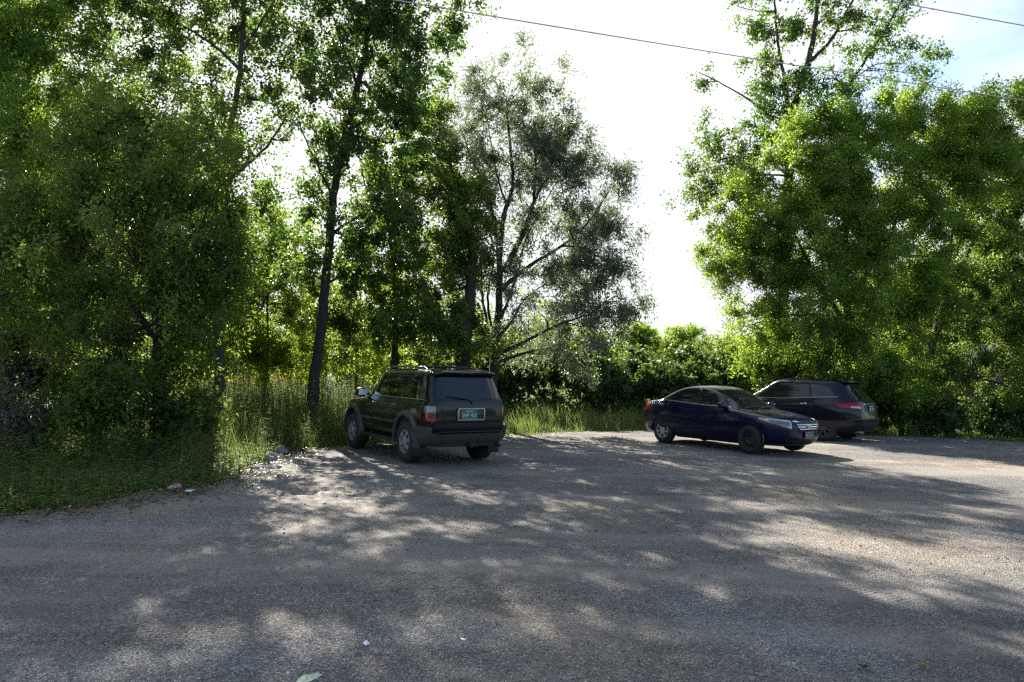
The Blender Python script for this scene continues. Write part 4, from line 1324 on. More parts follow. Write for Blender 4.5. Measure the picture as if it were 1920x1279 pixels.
for s in (1, -1):
    car.spatch("side_window", s, [(0.70, 1.185), (0.30, 1.185), (0.03, 1.185)], [(0.36, 1.50), (0.16, 1.585), (0.03, 1.59)], M_GLASS2, off=0.003)
    car.spatch("side_window", s, [(-0.03, 1.185), (-0.45, 1.185), (-0.80, 1.185)], [(-0.03, 1.59), (-0.45, 1.60), (-0.80, 1.60)], M_GLASS, off=0.003)
    car.spatch("quarter_window", s, [(-0.90, 1.18), (-1.5, 1.17), (-1.93, 1.20)], [(-0.90, 1.60), (-1.45, 1.60), (-1.86, 1.58)], M_GLASS, off=0.003)
    car.door(s, [(0.78, 0.50), (0.4, 0.50), (0.02, 0.50)], [(0.92, 1.10), (0.4, 1.155), (0.02, 1.155)], (0.17, 1.035), P_GREEN, M_DULLCHR)
    car.door(s, [(-0.02, 0.50), (-0.45, 0.50), (-0.84, 0.55)], [(-0.02, 1.155), (-0.45, 1.155), (-0.95, 1.155)], (-0.78, 1.035), P_GREEN, M_DULLCHR)
    car.spatch("side_molding", s, [(0.82, 0.69), (0, 0.69), (-0.84, 0.69)], [(0.82, 0.735), (0, 0.735), (-0.84, 0.735)], M_GREYP, off=0.018, nv=4)
    car.spatch("belt_trim", s, [(0.80, 1.160), (-0.5, 1.158), (-1.95, 1.158)], [(0.78, 1.176), (-0.5, 1.174), (-1.95, 1.174)], M_DULLCHR, off=0.008, nv=3)
    car.flare(-1.34, 0.42, s, 0.435, 0.535, M_GREYP, 0.835, 0.065)
    car.flare(1.34, 0.42, s, 0.435, 0.535, M_GREYP, 0.830, 0.065)
    box_part("running_board", suv, (-0.82, 0.84, s * 0.80 - 0.085, s * 0.80 + 0.085, 0.33, 0.40), M_BLACK, 0.02)
    box_part("mud_flap", suv, (-1.82, -1.80, s * 0.77 - 0.12, s * 0.77 + 0.12, 0.16, 0.46), M_BLACK, 0.005)
    box_part("mud_flap", suv, (0.83, 0.85, s * 0.77 - 0.11, s * 0.77 + 0.11, 0.20, 0.46), M_BLACK, 0.005)
    # tail lights wrap the rear corner: clear above red
    tl = car.ppatch("tail_light", [(-2.10, s * 0.84, 0.78), (-2.25, s * 0.69, 0.78), (-2.25, s * 0.69, 0.94), (-2.10, s * 0.84, 0.94)] if s > 0 else [(-2.25, s * 0.69, 0.78), (-2.10, s * 0.84, 0.78), (-2.10, s * 0.84, 0.94), (-2.25, s * 0.69, 0.94)], M_REDD, off=0.012)
    car.ppatch("clear_lens", [(-2.10, s * 0.84, 0.945), (-2.25, s * 0.69, 0.945), (-2.25, s * 0.69, 1.06), (-2.10, s * 0.84, 1.06)] if s > 0 else [(-2.25, s * 0.69, 0.945), (-2.10, s * 0.84, 0.945), (-2.10, s * 0.84, 1.06), (-2.25, s * 0.69, 1.06)], M_DIMCLEAR, off=0.012, parent=tl)
    car.ppatch("headlight", [(1.95, s * 0.75, 0.80), (2.12, s * 0.42, 0.80), (2.05, s * 0.42, 0.97), (1.9, s * 0.77, 0.97)], M_CLEAR, off=0.006)
    car.mirror(0.72, s * 0.80, 1.22, s, M_BLACK, (0.085, 0.115, 0.095))
    tube_part("roof_rail", suv, [(0.05, s * 0.55, 1.70), (-0.02, s * 0.55, 1.750), (-0.6, s * 0.55, 1.765), (-1.45, s * 0.55, 1.750), (-1.62, s * 0.55, 1.70)], 0.021, M_DULLCHR)
for x in (-0.28, -1.25):
    tube_part("roof_crossbar", suv, [(x, -0.55, 1.76), (x, 0, 1.765), (x, 0.55, 1.76)], 0.014, M_BLACK)
car.epatch("windshield", True, [(0.66, 1.14), (0, 1.14), (-0.66, 1.14)], [(0.56, 1.60), (0, 1.62), (-0.56, 1.60)], M_GLASS2)
rw = car.epatch("rear_window", False, [(0.665, 1.185), (0, 1.17), (-0.665, 1.185)], [(0.575, 1.575), (0, 1.585), (-0.575, 1.575)], M_GLASS, off=0.004)
tube_part("wiper", suv, [(-2.262, -0.05, 1.13), (-2.25, 0.06, 1.19), (-2.215, 0.47, 1.235)], 0.011, M_BLACK, 6)
tube_part("wiper_motor", suv, [(-2.235, -0.05, 1.12), (-2.275, -0.05, 1.125)], 0.03, M_BLACK, 10)
# roof spoiler over the rear glass
bm = bmesh.new()
prof = [(-1.86, 1.715), (-2.07, 1.700), (-2.125, 1.665), (-2.10, 1.625), (-2.02, 1.61), (-1.84, 1.65)]
ring = []
for yy, k in ((-0.66, 0.0), (-0.61, 0.75), (-0.45, 1), (0, 1.08), (0.45, 1), (0.61, 0.75), (0.66, 0.0)):
    cx, cz = -1.95, 1.66 - (0.03 if abs(yy) > 0.6 else 0)
    ring.append([bm.verts.new((cx + (px_ - cx) * (0.35 + 0.65 * k), yy, cz + (pz_ - 1.66) * (0.35 + 0.65 * k))) for px_, pz_ in prof])
for A, B_ in zip(ring, ring[1:]):
    for i in range(6):
        bm.faces.new((A[i], A[(i + 1) % 6], B_[(i + 1) % 6], B_[i]))
bm.faces.new(ring[0])
bm.faces.new(ring[-1][::-1])
bmesh.ops.recalc_face_normals(bm, faces=bm.faces)
sp_ = bm_obj("rear_spoiler", bm, P_GREEN, suv, smooth=45)
box_part("brake_lamp", sp_, (-2.135, -2.115, -0.13, 0.13, 1.652, 1.672), M_REDD, 0.004)
tg = car.epatch("tailgate", False, [(0.70, 0.66), (0, 0.66), (-0.70, 0.66)], [(0.70, 1.15), (0, 1.15), (-0.70, 1.15)], P_GREEN, off=0.007, deep=0.003)
car.epatch("tailgate_gap", False, [(0.715, 0.645), (0, 0.645), (-0.715, 0.645)], [(0.715, 1.16), (0, 1.16), (-0.715, 1.16)], M_BLACK, off=0.002, deep=0.003, parent=tg)
car.epatch("lower_trim", False, [(0.70, 0.675), (0, 0.675), (-0.70, 0.675)], [(0.70, 0.765), (0, 0.765), (-0.70, 0.765)], M_BLACK, off=0.012, parent=tg)
# chrome surround of the plate
bm = bmesh.new()
for a_ in ((-2.315, -2.262, -0.275, 0.275, 1.000, 1.030), (-2.305, -2.262, -0.275, 0.275, 0.805, 0.827), (-2.310, -2.262, -0.280, -0.252, 0.824, 1.003), (-2.310, -2.262, 0.252, 0.280, 0.824, 1.003)):
    add_box(bm, *a_, 0.008)
ps = bm_obj("plate_surround", bm, M_DULLCHR, suv, smooth=40)
box_part("backing", ps, (-2.283, -2.258, -0.253, 0.253, 0.822, 1.005), M_GREYP, 0.004)
plate(suv, -2.292, 0.04, 0.912, -1, "EHP 423", "VERMONT", M_PLATEG, M_PLATET)
box_part("badge", suv, (-2.292, -2.285, -0.235, -0.160, 0.87, 0.92), M_BLACK, 0.004)
# bumpers
bmp = car.ppatch("rear_bumper", [(-1.75, 0.84, 0.42), (-1.75, -0.84, 0.42), (-1.75, -0.84, 0.60), (-1.75, 0.84, 0.60)], M_GREYP, off=0.085, deep=0.02, nu=60)
box_part("step_pad", bmp, (-2.345, -2.22, -0.66, 0.66, 0.606, 0.622), M_BLACK, 0.005)
car.ppatch("bumper_end", [(-1.80, 0.84, 0.60), (-2.24, 0.74, 0.60), (-2.24, 0.74, 0.70), (-1.80, 0.84, 0.70)], M_GREYP, off=0.075, nu=20, parent=bmp)
car.ppatch("bumper_end", [(-2.24, -0.74, 0.60), (-1.80, -0.84, 0.60), (-1.80, -0.84, 0.70), (-2.24, -0.74, 0.70)], M_GREYP, off=0.075, nu=20, parent=bmp)
car.ppatch("front_bumper", [(1.7, -0.84, 0.42), (1.7 + 4.0 * 0, -0.84, 0.42), (1.7, -0.84, 0.60), (1.7, -0.84, 0.60)], M_GREYP, off=0.06) if False else None
fn_b = lambda u, v: (lambda ph, z: (*car.polar(ph, z), z))(-0.42 + 0.84 * u, 0.44 + 0.2 * v)
car.patch("front_bumper", fn_b, M_GREYP, off=0.07, nu=40)
# underside pieces seen below the bumper
bm = bmesh.new()
add_tube(bm, [(-1.34, -0.62, 0.37), (-1.34, 0.62, 0.37)], 0.05, 10)
add_box(bm, -1.48, -1.20, -0.16, 0.16, 0.25, 0.47, 0.06)
bm_obj("rear_axle", bm, M_UNDER, suv, smooth=50)
tube_part("muffler", suv, [(-1.62, -0.50, 0.40), (-2.0, -0.50, 0.40)], 0.10, M_UNDER, 14)
tube_part("tailpipe", suv, [(-1.95, -0.55, 0.38), (-2.18, -0.62, 0.345), (-2.27, -0.64, 0.33)], 0.028, M_UNDER, 10)
bm = bmesh.new()
add_box(bm, -2.20, -1.9, -0.55, 0.55, 0.34, 0.40, 0.01)
add_box(bm, -2.36, -2.15, -0.035, 0.035, 0.33, 0.40, 0.01)
bm_obj("tow_hitch", bm, M_UNDER, suv, smooth=40)
box_part("fuel_tank", suv, (-1.1, 0.9, -0.60, 0.60, 0.30, 0.44), M_UNDER, 0.05)
for x in (1.34, -1.34):
    for s in (1, -1):
        make_wheel(suv, x, s * 0.865, s, 0.375, 0.26, 0.215, "alloy", M_ALLOY)

# --- the dark blue sedan, nose to the camera
sedan = empty("parked_sedan", (5.34, 17.45, 0.0), -0.985)
tag(sedan, "deep blue sedan with its silver grille and headlights facing the camera", "car", "cars parked at the lot's far edge")
rows = [(0.20, 1.95, -2.05, 0.74, 4, 5), (0.27, 2.13, -2.18, 0.83, 4, 5), (0.42, 2.22, -2.26, 0.872, 4, 5), (0.56, 2.225, -2.275, 0.885, 4, 5), (0.68, 2.205, -2.275, 0.887, 4, 5), (0.76, 2.13, -2.27, 0.882, 4, 5),
        (0.82, 1.96, -2.265, 0.874, 4.2, 5), (0.89, 1.58, -2.255, 0.860, 4.5, 5), (0.94, 1.20, -2.245, 0.838, 5, 5), (0.97, 1.00, -2.23, 0.818, 5, 5), (1.00, 0.93, -2.19, 0.795, 5, 5), (1.04, 0.85, -2.06, 0.772, 5, 5.5),
        (1.07, 0.79, -1.84, 0.757, 5, 6), (1.12, 0.70, -1.60, 0.738, 5.5, 6), (1.22, 0.52, -1.40, 0.705, 6, 6), (1.32, 0.32, -1.16, 0.662, 6, 6), (1.39, 0.15, -0.96, 0.615, 5.5, 5.5), (1.435, -0.02, -0.76, 0.545, 5, 5), (1.463, -0.16, -0.58, 0.43, 4, 4), (1.474, -0.27, -0.44, 0.26, 3.5, 3.5)]
car = Car(sedan, rows, -0.35)
car.body(P_BLUE, [(-1.325, 0.33), (1.325, 0.33)], 0.355)
for s in (1, -1):
    car.spatch("side_window", s, [(0.62, 1.005), (0.25, 1.02), (-0.22, 1.035)], [(0.42, 1.20), (0.10, 1.345), (-0.22, 1.382)], M_GLASS2, off=0.003)
    car.spatch("side_window", s, [(-0.30, 1.04), (-0.7, 1.055), (-1.12, 1.075)], [(-0.30, 1.382), (-0.62, 1.365), (-0.97, 1.285)], M_GLASS2, off=0.003)
    car.spatch("quarter_window", s, [(-1.15, 1.08), (-1.28, 1.09), (-1.40, 1.10)], [(-1.0, 1.275), (-1.14, 1.21), (-1.36, 1.115)], M_GLASS, off=0.003)
    car.spatch("window_surround", s, [(0.72, 0.99), (-0.35, 1.02), (-1.46, 1.085)], [(0.46, 1.21), (-0.22, 1.40), (-1.38, 1.13)], M_BLACK, off=0.001, deep=0.004, nu=26)
    car.spatch("belt_trim", s, [(0.74, 0.985), (-0.3, 1.017), (-1.47, 1.083)], [(0.72, 1.004), (-0.3, 1.036), (-1.46, 1.101)], M_HUBCAP, off=0.010, nu=30, nv=3)
    car.door(s, [(0.82, 0.30), (0.3, 0.30), (-0.25, 0.30)], [(0.80, 0.965), (0.3, 0.985), (-0.25, 1.003)], (-0.10, 0.885), P_BLUE, P_BLUE)
    car.door(s, [(-0.27, 0.30), (-0.65, 0.30), (-0.92, 0.36)], [(-0.27, 1.004), (-0.8, 1.025), (-1.30, 1.055)], (-1.02, 0.915), P_BLUE, P_BLUE)
    car.spatch("sill_trim", s, [(0.92, 0.215), (0, 0.215), (-0.92, 0.215)], [(0.92, 0.285), (0, 0.285), (-0.92, 0.285)], M_BLACK, off=0.010, nv=3)
    hl = [(1.66, s * 0.85, 0.770), (2.16, s * 0.50, 0.595), (2.12, s * 0.46, 0.762), (1.68, s * 0.84, 0.808)]
    hp = car.ppatch("headlight", hl if s > 0 else [hl[1], hl[0], hl[3], hl[2]], M_CLEAR, off=0.012, nu=20)
    bz = [(1.86, s * 0.78, 0.705), (2.11, s * 0.53, 0.630), (2.10, s * 0.50, 0.732), (1.86, s * 0.77, 0.775)]
    car.ppatch("reflector", bz if s > 0 else [bz[1], bz[0], bz[3], bz[2]], M_LAMP, off=0.015, nu=10, parent=hp)
    am = [(1.665, s * 0.85, 0.771), (1.80, s * 0.82, 0.725), (1.80, s * 0.80, 0.795), (1.685, s * 0.84, 0.806)]
    car.ppatch("turn_signal", am if s > 0 else [am[1], am[0], am[3], am[2]], M_AMBER, off=0.016, nu=10, parent=hp)
    tl = [(-2.20, s * 0.60, 0.80), (-1.98, s * 0.85, 0.80), (-1.98, s * 0.85, 0.98), (-2.20, s * 0.55, 0.98)]
    car.ppatch("tail_light", tl, M_RED, off=0.010)
    car.mirror(0.62, s * 0.80, 1.035, s, P_BLUE, (0.07, 0.115, 0.075))
    car.flare(-1.325, 0.33, s, 0.345, 0.372, P_BLUE, 0.858, 0.022, -8, 188, "wheel_arch")
    car.flare(1.325, 0.33, s, 0.345, 0.372, P_BLUE, 0.846, 0.022, -8, 188, "wheel_arch")
car.epatch("windshield", True, [(0.70, 1.00), (0, 0.985), (-0.70, 1.00)], [(0.53, 1.375), (0, 1.405), (-0.53, 1.375)], M_GLASS2, off=0.004)
car.epatch("rear_window", False, [(0.62, 1.09), (0, 1.09), (-0.62, 1.09)], [(0.50, 1.36), (0, 1.38), (-0.50, 1.36)], M_GLASS, off=0.004)
tube_part("wiper", sedan, [(0.98, -0.62, 0.985), (0.94, -0.25, 1.01), (0.93, 0.02, 1.02)], 0.010, M_BLACK, 6)
tube_part("wiper", sedan, [(1.0, 0.0, 0.985), (0.94, 0.3, 1.01), (0.92, 0.55, 1.02)], 0.010, M_BLACK, 6)
# grille with chrome bars and oval emblem
gr = car.epatch("grille", True, [(0.30, 0.565), (0, 0.555), (-0.30, 0.565)], [(0.40, 0.735), (0, 0.742), (-0.40, 0.735)], M_BLACK, off=0.008)
for z0, z1, w in ((0.728, 0.752, 0.415), (0.672, 0.684, 0.375), (0.628, 0.640, 0.345), (0.582, 0.592, 0.31)):
    car.epatch("grille_bar", True, [(w - 0.01, z0), (0, z0), (-w + 0.01, z0)], [(w, z1), (0, z1 + 0.002), (-w, z1)], M_CHROME, off=0.022, parent=gr, nv=3, nu=20)
bm = bmesh.new()
ex = float(car.polar(np.array(0.0), np.array(0.655))[0]) + 0.035
ring_pts = [(ex, 0.068 * math.cos(t), 0.655 + 0.036 * math.sin(t)) for t in np.linspace(0, 2 * PI, 25)]
add_tube(bm, ring_pts, 0.006, 6, False)
for yy in (-0.026, 0.026):
    add_tube(bm, [(ex, yy - 0.012, 0.655 - 0.024), (ex, yy + 0.012, 0.655 + 0.024)], 0.007, 6)
add_tube(bm, [(ex, -0.024, 0.650), (ex, 0.024, 0.660)], 0.006, 6)
bm_obj("emblem", bm, M_CHROME, gr, smooth=50)
plate(sedan, 2.262, 0.0, 0.455, 1, "FRJ 731", "VERMONT", M_PLATED, M_PLATEL)
car.epatch("lower_intake", True, [(0.52, 0.255), (0, 0.25), (-0.52, 0.255)], [(0.58, 0.345), (0, 0.35), (-0.58, 0.345)], M_BLACK, off=0.006)
car.patch("bumper_lip", lambda u, v: (lambda ph, z: (*car.polar(ph, z), z))(-0.36 + 0.72 * u, 0.205 + 0.04 * v), M_BLACK, off=0.012, nu=40, nv=3)
box_part("underbody", sedan, (-1.0, 1.0, -0.7, 0.7, 0.17, 0.30), M_UNDER, 0.03)
for x in (1.325, -1.325):
    for s in (1, -1):
        make_wheel(sedan, x, s * 0.872, s, 0.315, 0.205, 0.198, "steel" if x > 0 else "hubcap", M_STEEL if x > 0 else M_HUBCAP)

# --- the dark crossover behind it
suv2 = empty("parked_suv", (8.30, 21.05, 0.0), 2.33)
tag(suv2, "ink blue SUV showing its red tail light, parked behind the blue sedan's nose", "car", "cars parked at the lot's far edge")
rows = [(0.26, 2.05, -2.05, 0.80, 4.5, 5), (0.34, 2.22, -2.22, 0.89, 4.5, 5), (0.50, 2.28, -2.31, 0.925, 4.5, 5.5), (0.64, 2.29, -2.325, 0.935, 4.5, 5.5), (0.80, 2.22, -2.31, 0.937, 4.5, 5.5), (0.92, 2.05, -2.285, 0.93, 4.5, 5.5),
        (1.00, 1.70, -2.265, 0.918, 5, 5.5), (1.05, 1.34, -2.25, 0.900, 5, 5.5), (1.08, 1.14, -2.24, 0.882, 5, 5.5), (1.12, 1.03, -2.22, 0.855, 5.5, 6), (1.17, 0.94, -2.18, 0.832, 6, 6), (1.32, 0.68, -2.06, 0.788, 6, 6), (1.48, 0.40, -1.93, 0.735, 6, 6.5),
        (1.60, 0.20, -1.87, 0.700, 6, 6.5), (1.665, 0.02, -1.79, 0.640, 5.5, 6), (1.705, -0.22, -1.62, 0.52, 5, 5.5), (1.72, -0.50, -1.27, 0.32, 4, 4.5)]
car = Car(suv2, rows, -0.2)
car.body(P_INK, [(-1.375, 0.37), (1.375, 0.37)], 0.405)
for s in (1, -1):
    car.spatch("side_window", s, [(0.80, 1.135), (0.4, 1.14), (0.0, 1.15)], [(0.46, 1.43), (0.2, 1.53), (0.0, 1.56)], M_GLASS2, off=0.003)
    car.spatch("side_window", s, [(-0.06, 1.15), (-0.5, 1.16), (-0.98, 1.18)], [(-0.06, 1.56), (-0.5, 1.565), (-0.90, 1.55)], M_GLASS2, off=0.003)
    car.spatch("quarter_window", s, [(-1.06, 1.185), (-1.35, 1.20), (-1.66, 1.25)], [(-0.97, 1.55), (-1.25, 1.53), (-1.52, 1.47)], M_GLASS, off=0.003)
    car.spatch("belt_trim", s, [(0.92, 1.115), (-0.3, 1.135), (-1.75, 1.225)], [(0.90, 1.130), (-0.3, 1.150), (-1.73, 1.240)], M_DULLCHR, off=0.008, nv=3, nu=24)
    car.door(s, [(0.86, 0.40), (0.4, 0.40), (-0.02, 0.40)], [(0.93, 1.09), (0.4, 1.11), (-0.02, 1.125)], (0.14, 0.99), P_INK, M_CHROME)
    car.door(s, [(-0.05, 0.40), (-0.5, 0.40), (-0.90, 0.44)], [(-0.05, 1.126), (-0.6, 1.14), (-1.14, 1.165)], (-0.85, 1.02), P_INK, M_CHROME)
    car.flare(-1.375, 0.37, s, 0.395, 0.425, P_INK, 0.895, 0.032, -10, 190, "wheel_arch")
    car.flare(1.375, 0.37, s, 0.395, 0.425, P_INK, 0.890, 0.032, -10, 190, "wheel_arch")
    car.spatch("sill_trim", s, [(0.95, 0.28), (0, 0.28), (-0.95, 0.28)], [(0.95, 0.38), (0, 0.38), (-0.95, 0.38)], M_BLACK, off=0.012, nv=3)
    tl = [(-2.27, s * 0.50, 0.90), (-1.90, s * 0.90, 0.95), (-1.74, s * 0.92, 1.05), (-2.24, s * 0.50, 1.08)]
    tp = car.ppatch("tail_light", tl, M_RED, off=0.014, nu=20)
    cl_ = [(-2.27, s * 0.60, 0.925), (-2.10, s * 0.80, 0.945), (-2.09, s * 0.80, 0.985), (-2.26, s * 0.60, 0.985)]
    car.ppatch("clear_lens", cl_, M_CLEAR, off=0.018, nu=8, parent=tp)
    car.ppatch("reflector", [(-2.29, s * 0.62, 0.50), (-2.18, s * 0.80, 0.50), (-2.18, s * 0.80, 0.55), (-2.29, s * 0.62, 0.55)], M_REDD, off=0.012)
    car.mirror(0.83, s * 0.86, 1.17, s, P_INK, (0.08, 0.12, 0.085))
    hl = [(1.55, s * 0.90, 0.86), (2.18, s * 0.48, 0.78), (2.10, s * 0.48, 0.90), (1.60, s * 0.90, 0.93)]
    car.ppatch("headlight", hl if s > 0 else [hl[1], hl[0], hl[3], hl[2]], M_CLEAR, off=0.01)
car.epatch("windshield", True, [(0.74, 1.12), (0, 1.10), (-0.74, 1.12)], [(0.60, 1.55), (0, 1.57), (-0.60, 1.55)], M_GLASS2)
car.epatch("rear_window", False, [(0.70, 1.16), (0, 1.145), (-0.70, 1.16)], [(0.60, 1.52), (0, 1.53), (-0.60, 1.52)], M_GLASS, off=0.004)
box_part("rear_spoiler", suv2, (-1.95, -1.62, -0.60, 0.60, 1.628, 1.672), P_INK, 0.022, Matrix.Translation((-1.85, 0, 1.6)) @ Matrix.Rotation(math.radians(-6), 4, "Y") @ Matrix.Translation((1.85, 0, -1.6)))
tg = car.epatch("tailgate", False, [(0.62, 0.66), (0, 0.66), (-0.62, 0.66)], [(0.66, 1.12), (0, 1.12), (-0.66, 1.12)], P_INK, off=0.006, deep=0.003)
car.epatch("plate_recess", False, [(0.36, 0.84), (0, 0.84), (-0.36, 0.84)], [(0.36, 1.03), (0, 1.03), (-0.36, 1.03)], M_BLACK, off=0.009, deep=0.002, parent=tg)
car.epatch("tailgate_trim", False, [(0.40, 1.035), (0, 1.035), (-0.40, 1.035)], [(0.40, 1.06), (0, 1.06), (-0.40, 1.06)], M_CHROME, off=0.022, nv=3, parent=tg)
plate(suv2, -2.318, 0.0, 0.93, -1, "GKL 205", "VERMONT", M_PLATEG, M_PLATET, 0.05)
car.patch("rear_bumper", lambda u, v: (lambda ph, z: (*car.polar(ph, z), z))(PI - 0.50 + 1.0 * u, 0.30 + 0.26 * v), M_BLACK, off=0.03, nu=40)
car.patch("bumper_trim", lambda u, v: (lambda ph, z: (*car.polar(ph, z), z))(PI - 0.36 + 0.72 * u, 0.63 + 0.03 * v), M_GREYP, off=0.02, nu=30, nv=3)
tube_part("tailpipe", suv2, [(-1.9, 0.55, 0.30), (-2.31, 0.56, 0.29)], 0.04, M_DULLCHR, 12)
box_part("underbody", suv2, (-1.9, 1.2, -0.66, 0.66, 0.22, 0.36), M_UNDER, 0.04)
for x in (1.375, -1.375):
    for s in (1, -1):
        make_wheel(suv2, x, s * 0.905, s, 0.36, 0.235, 0.225, "hubcap", M_DARKAL)

#@@SMALL@@
# ------------------------------------------------------------------ wires, shed, litter
def cable(name, label, p0, p1, ext0, ext1, r, sag=0.25):
    d = p1 - p0
    a_, b2 = p0 - d * ext0, p1 + d * ext1
    t = np.linspace(0, 1, 60)
    P = a_[None] * (1 - t)[:, None] + b2[None] * t[:, None]
    u = (t * (1 + ext0 + ext1) - ext0)
    P[:, 2] -= sag * 4 * u * (1 - u)
    v, q_ = tubes(P[None], np.full((1, 60), r), 8)
    return tag(mesh_quads(name, v, q_, M_CABLE, smooth=True), label, "power line")


M_CABLE = simple("weathered_aluminium_cable", (0.42, 0.41, 0.46), 0.45, metal=0.3)
cable("power_line", "grey overhead cable crossing the sky above the willow", at(740, 0, 11.2), at(1920, 188, 15.6), 1.6, 1.6, 0.0105, 0.03)
cable("power_line", "short stretch of grey overhead cable in the top right corner", at(1660, 0, 12.6), at(1920, 48, 13.6), 7, 7, 0.0105, 0.005)

c0 = at(1800, 668, 29)
shed = empty("shed", (c0[0], c0[1], -0.1), math.radians(24))
tag(shed, "small shed with pale roof half hidden behind the right hand trees", "shed")
M_SHED = simple("weathered_boards", (0.10, 0.085, 0.07), 0.9, noise=0.4)
M_ROOF = simple("pale_metal_roof", (0.50, 0.49, 0.46), 0.5, noise=0.2)
hz = c0[2] + 0.1
box_part("wall", shed, (-1.6, 1.6, -1.4, 1.4, 0, hz - 0.45), M_SHED, 0.01)
bm = bmesh.new()
for s in (1, -1):
    mt = Matrix.Translation((0, 0, hz + 0.45)) @ Matrix.Rotation(s * math.radians(32), 4, "Y") 
    add_box(bm, 0.0 if s > 0 else -2.1, 2.1 if s > 0 else 0.0, -1.6, 1.6, -0.03 - 0.002 * s, 0.03 - 0.002 * s, 0, mt)
bm_obj("roof", bm, M_ROOF, shed)
box_part("door", shed, (-0.4, 0.4, -1.43, -1.402, 0, 1.7), M_GREYP, 0.005)


def crumple(name, label, cat, loc, size, mat, seed=0, flat=0.4, sub=3):
    bm = bmesh.new()
    bmesh.ops.create_icosphere(bm, subdivisions=sub, radius=1.0)
    rr = np.random.default_rng(seed)
    dirs = unit(rr.normal(size=(14, 3)))
    for v in bm.verts:
        c = np.array(v.co)
        k = 1 + 0.055 * np.sum(np.sin(dirs @ c * 5.0 + np.arange(14))) + 0.10 * rr.normal() * (flat < 0.4)
        c = c * k
        v.co = Vector((c[0] * size[0], c[1] * size[1], max(-0.15, c[2]) * size[2]))
    o = bm_obj(name, bm, mat, smooth=25)
    o.location = (loc[0], loc[1], float(lot_z(np.array(loc[0]), np.array(loc[1]))) + 0.1 * size[2])
    o.rotation_euler = (0, 0, rr.random() * 6)
    return tag(o, label, cat)


M_ROCK = simple("pale_fieldstone", (0.22, 0.21, 0.18), 0.9, noise=0.4, bump=0.5, bscale=20)
M_PINK = simple("pink_and_white_wrapper", (0.50, 0.26, 0.30), 0.4, noise=0.9, nscale=12)
M_PAPER = simple("white_paper", (0.72, 0.74, 0.78), 0.7, noise=0.1)
M_CUP = simple("pale_green_carton", (0.42, 0.47, 0.33), 0.6, noise=0.4, nscale=25)
crumple("rock", "larger pale rock at the grass edge left of the green car", "rock", gnd(508, 862), (0.13, 0.11, 0.13), M_ROCK, 1)
crumple("rock", "smaller pale rock behind the larger one, nearer the green car", "rock", gnd(528, 846), (0.12, 0.10, 0.12), M_ROCK, 2)
crumple("rock", "flat pale stone on the lot's edge below the larger rock", "rock", gnd(498, 876), (0.24, 0.12, 0.05), M_ROCK, 5)
crumple("plastic_wrapper", "crumpled pink and white plastic wrapper at the grass edge", "litter", gnd(328, 916), (0.13, 0.08, 0.042), M_PINK, 3, 0.2)
crumple("plastic_wrapper", "torn pale scrap lying right of the pink wrapper", "litter", gnd(356, 922), (0.06, 0.04, 0.02), M_PAPER, 4, 0.2)
crumple("paper_scrap", "bright white paper scrap on the gravel low at the centre", "litter", gnd(686, 1210), (0.024, 0.018, 0.012), M_PAPER, 6)
crumple("paper_scrap", "small oval white scrap right of the brighter one", "litter", gnd(869, 1201), (0.020, 0.012, 0.007), M_PAPER, 7)
crumple("carton", "flattened pale green carton at the bottom edge of the picture", "litter", gnd(578, 1276), (0.075, 0.04, 0.012), M_CUP, 8, 0.2)


def fallen_leaf(label, px, py, size, col, seed):
    rr = np.random.default_rng(seed)
    bm = bmesh.new()
    n = 14
    c = bm.verts.new((0, 0, 0.006))
    out = []
    for k in range(n):
        t = 2 * PI * k / n
        r = size * (0.62 + 0.38 * math.cos(t) ** 2) * (1 + 0.12 * (k % 2))
        out.append(bm.verts.new((r * math.cos(t), 0.6 * r * math.sin(t), 0.02 + 0.35 * size * abs(math.sin(t)) * rr.random())))
    for k in range(n):
        bm.faces.new((c, out[k], out[(k + 1) % n]))
    o = bm_obj("fallen_leaf", bm, simple("leaf_colour", col, 0.6, noise=0.3, nscale=40))
    p_ = gnd(px, py)
    o.location = (p_[0], p_[1], float(lot_z(np.array(p_[0]), np.array(p_[1]))) + 0.004)
    o.rotation_euler = (0.1, 0.1, rr.random() * 6)
    return tag(o, label, "leaf", "fallen leaves on the gravel")


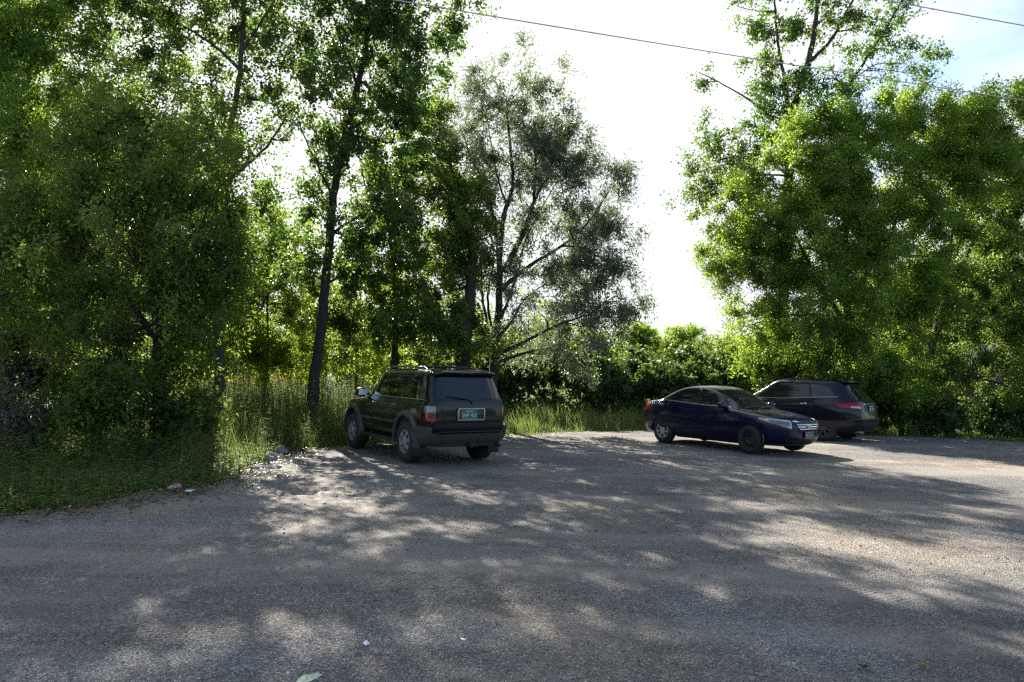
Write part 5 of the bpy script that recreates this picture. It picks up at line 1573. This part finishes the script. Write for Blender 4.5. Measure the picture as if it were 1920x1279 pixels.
fallen_leaf("orange fallen leaf on the gravel at the lower right", 1730, 1249, 0.030, (0.42, 0.20, 0.06), 1)
fallen_leaf("brown curled fallen leaf left of the orange one", 1620, 1252, 0.036, (0.16, 0.10, 0.06), 2)
fallen_leaf("dull brown fallen leaf standing alone further left", 1492, 1220, 0.026, (0.17, 0.11, 0.07), 3)
fallen_leaf("yellow fallen leaf at the end of the muddy ruts", 655, 922, 0.05, (0.45, 0.36, 0.04), 4)

# loose stones on the lot near the camera
n = 16000
px_ = RNG.uniform(-80, 2000, n)
py_ = 1295 - 400 * RNG.random(n) ** 1.7
pp = np.array([gnd(a_, b2) for a_, b2 in zip(px_, py_)])
ok = (edge_sd(pp[:, 0], pp[:, 1]) > 0.0) & (vnoise(pp[:, 0], pp[:, 1], 1.1, 31) + 0.5 * vnoise(pp[:, 0], pp[:, 1], 3.0, 32) > RNG.random(n) * 0.9 - 0.45)
pp = pp[ok]
n = len(pp)
bm = bmesh.new()
bmesh.ops.create_icosphere(bm, subdivisions=1, radius=1.0)
iv = np.array([v.co[:] for v in bm.verts])
iF = np.array([[v.index for v in f.verts] for f in bm.faces])
bm.free()
sz = 0.0028 + 0.006 * RNG.random(n) ** 5
sz *= np.clip(pp[:, 1] / 5, 0.75, 1.8)
sc = sz[:, None, None] * (0.7 + 0.6 * RNG.random((n, 1, 3)))
V = iv[None] * (1 + 0.25 * RNG.normal(size=(n, 12, 1)).clip(-1, 1)) * sc
V = V + np.stack([pp[:, 0], pp[:, 1], lot_z(pp[:, 0], pp[:, 1]) + 0.3 * sz], 1)[:, None]
Q = (iF[None] + (np.arange(n) * 12)[:, None, None]).reshape(-1, 3)
m, nt, out = new_mat("mixed_stones")
a_ = nd(nt, "Attribute", attribute_name="rnd")
p = nd(nt, "BsdfPrincipled", Roughness=0.85)
nt.links.new(ramp(nt, a_.outputs["Fac"], [(0.0, (0.09, 0.09, 0.092)), (0.3, (0.15, 0.147, 0.142)), (0.85, (0.22, 0.20, 0.18)), (1.0, (0.42, 0.41, 0.40))]), p.inputs["Base Color"])
nt.links.new(p.outputs[0], out.inputs[0])
o = mesh_quads("gravel", V.reshape(-1, 3), Q, m, rnd=np.repeat(RNG.random(n), 20))
tag(o, "loose stones scattered on the lot in the foreground", "gravel", kind="stuff")
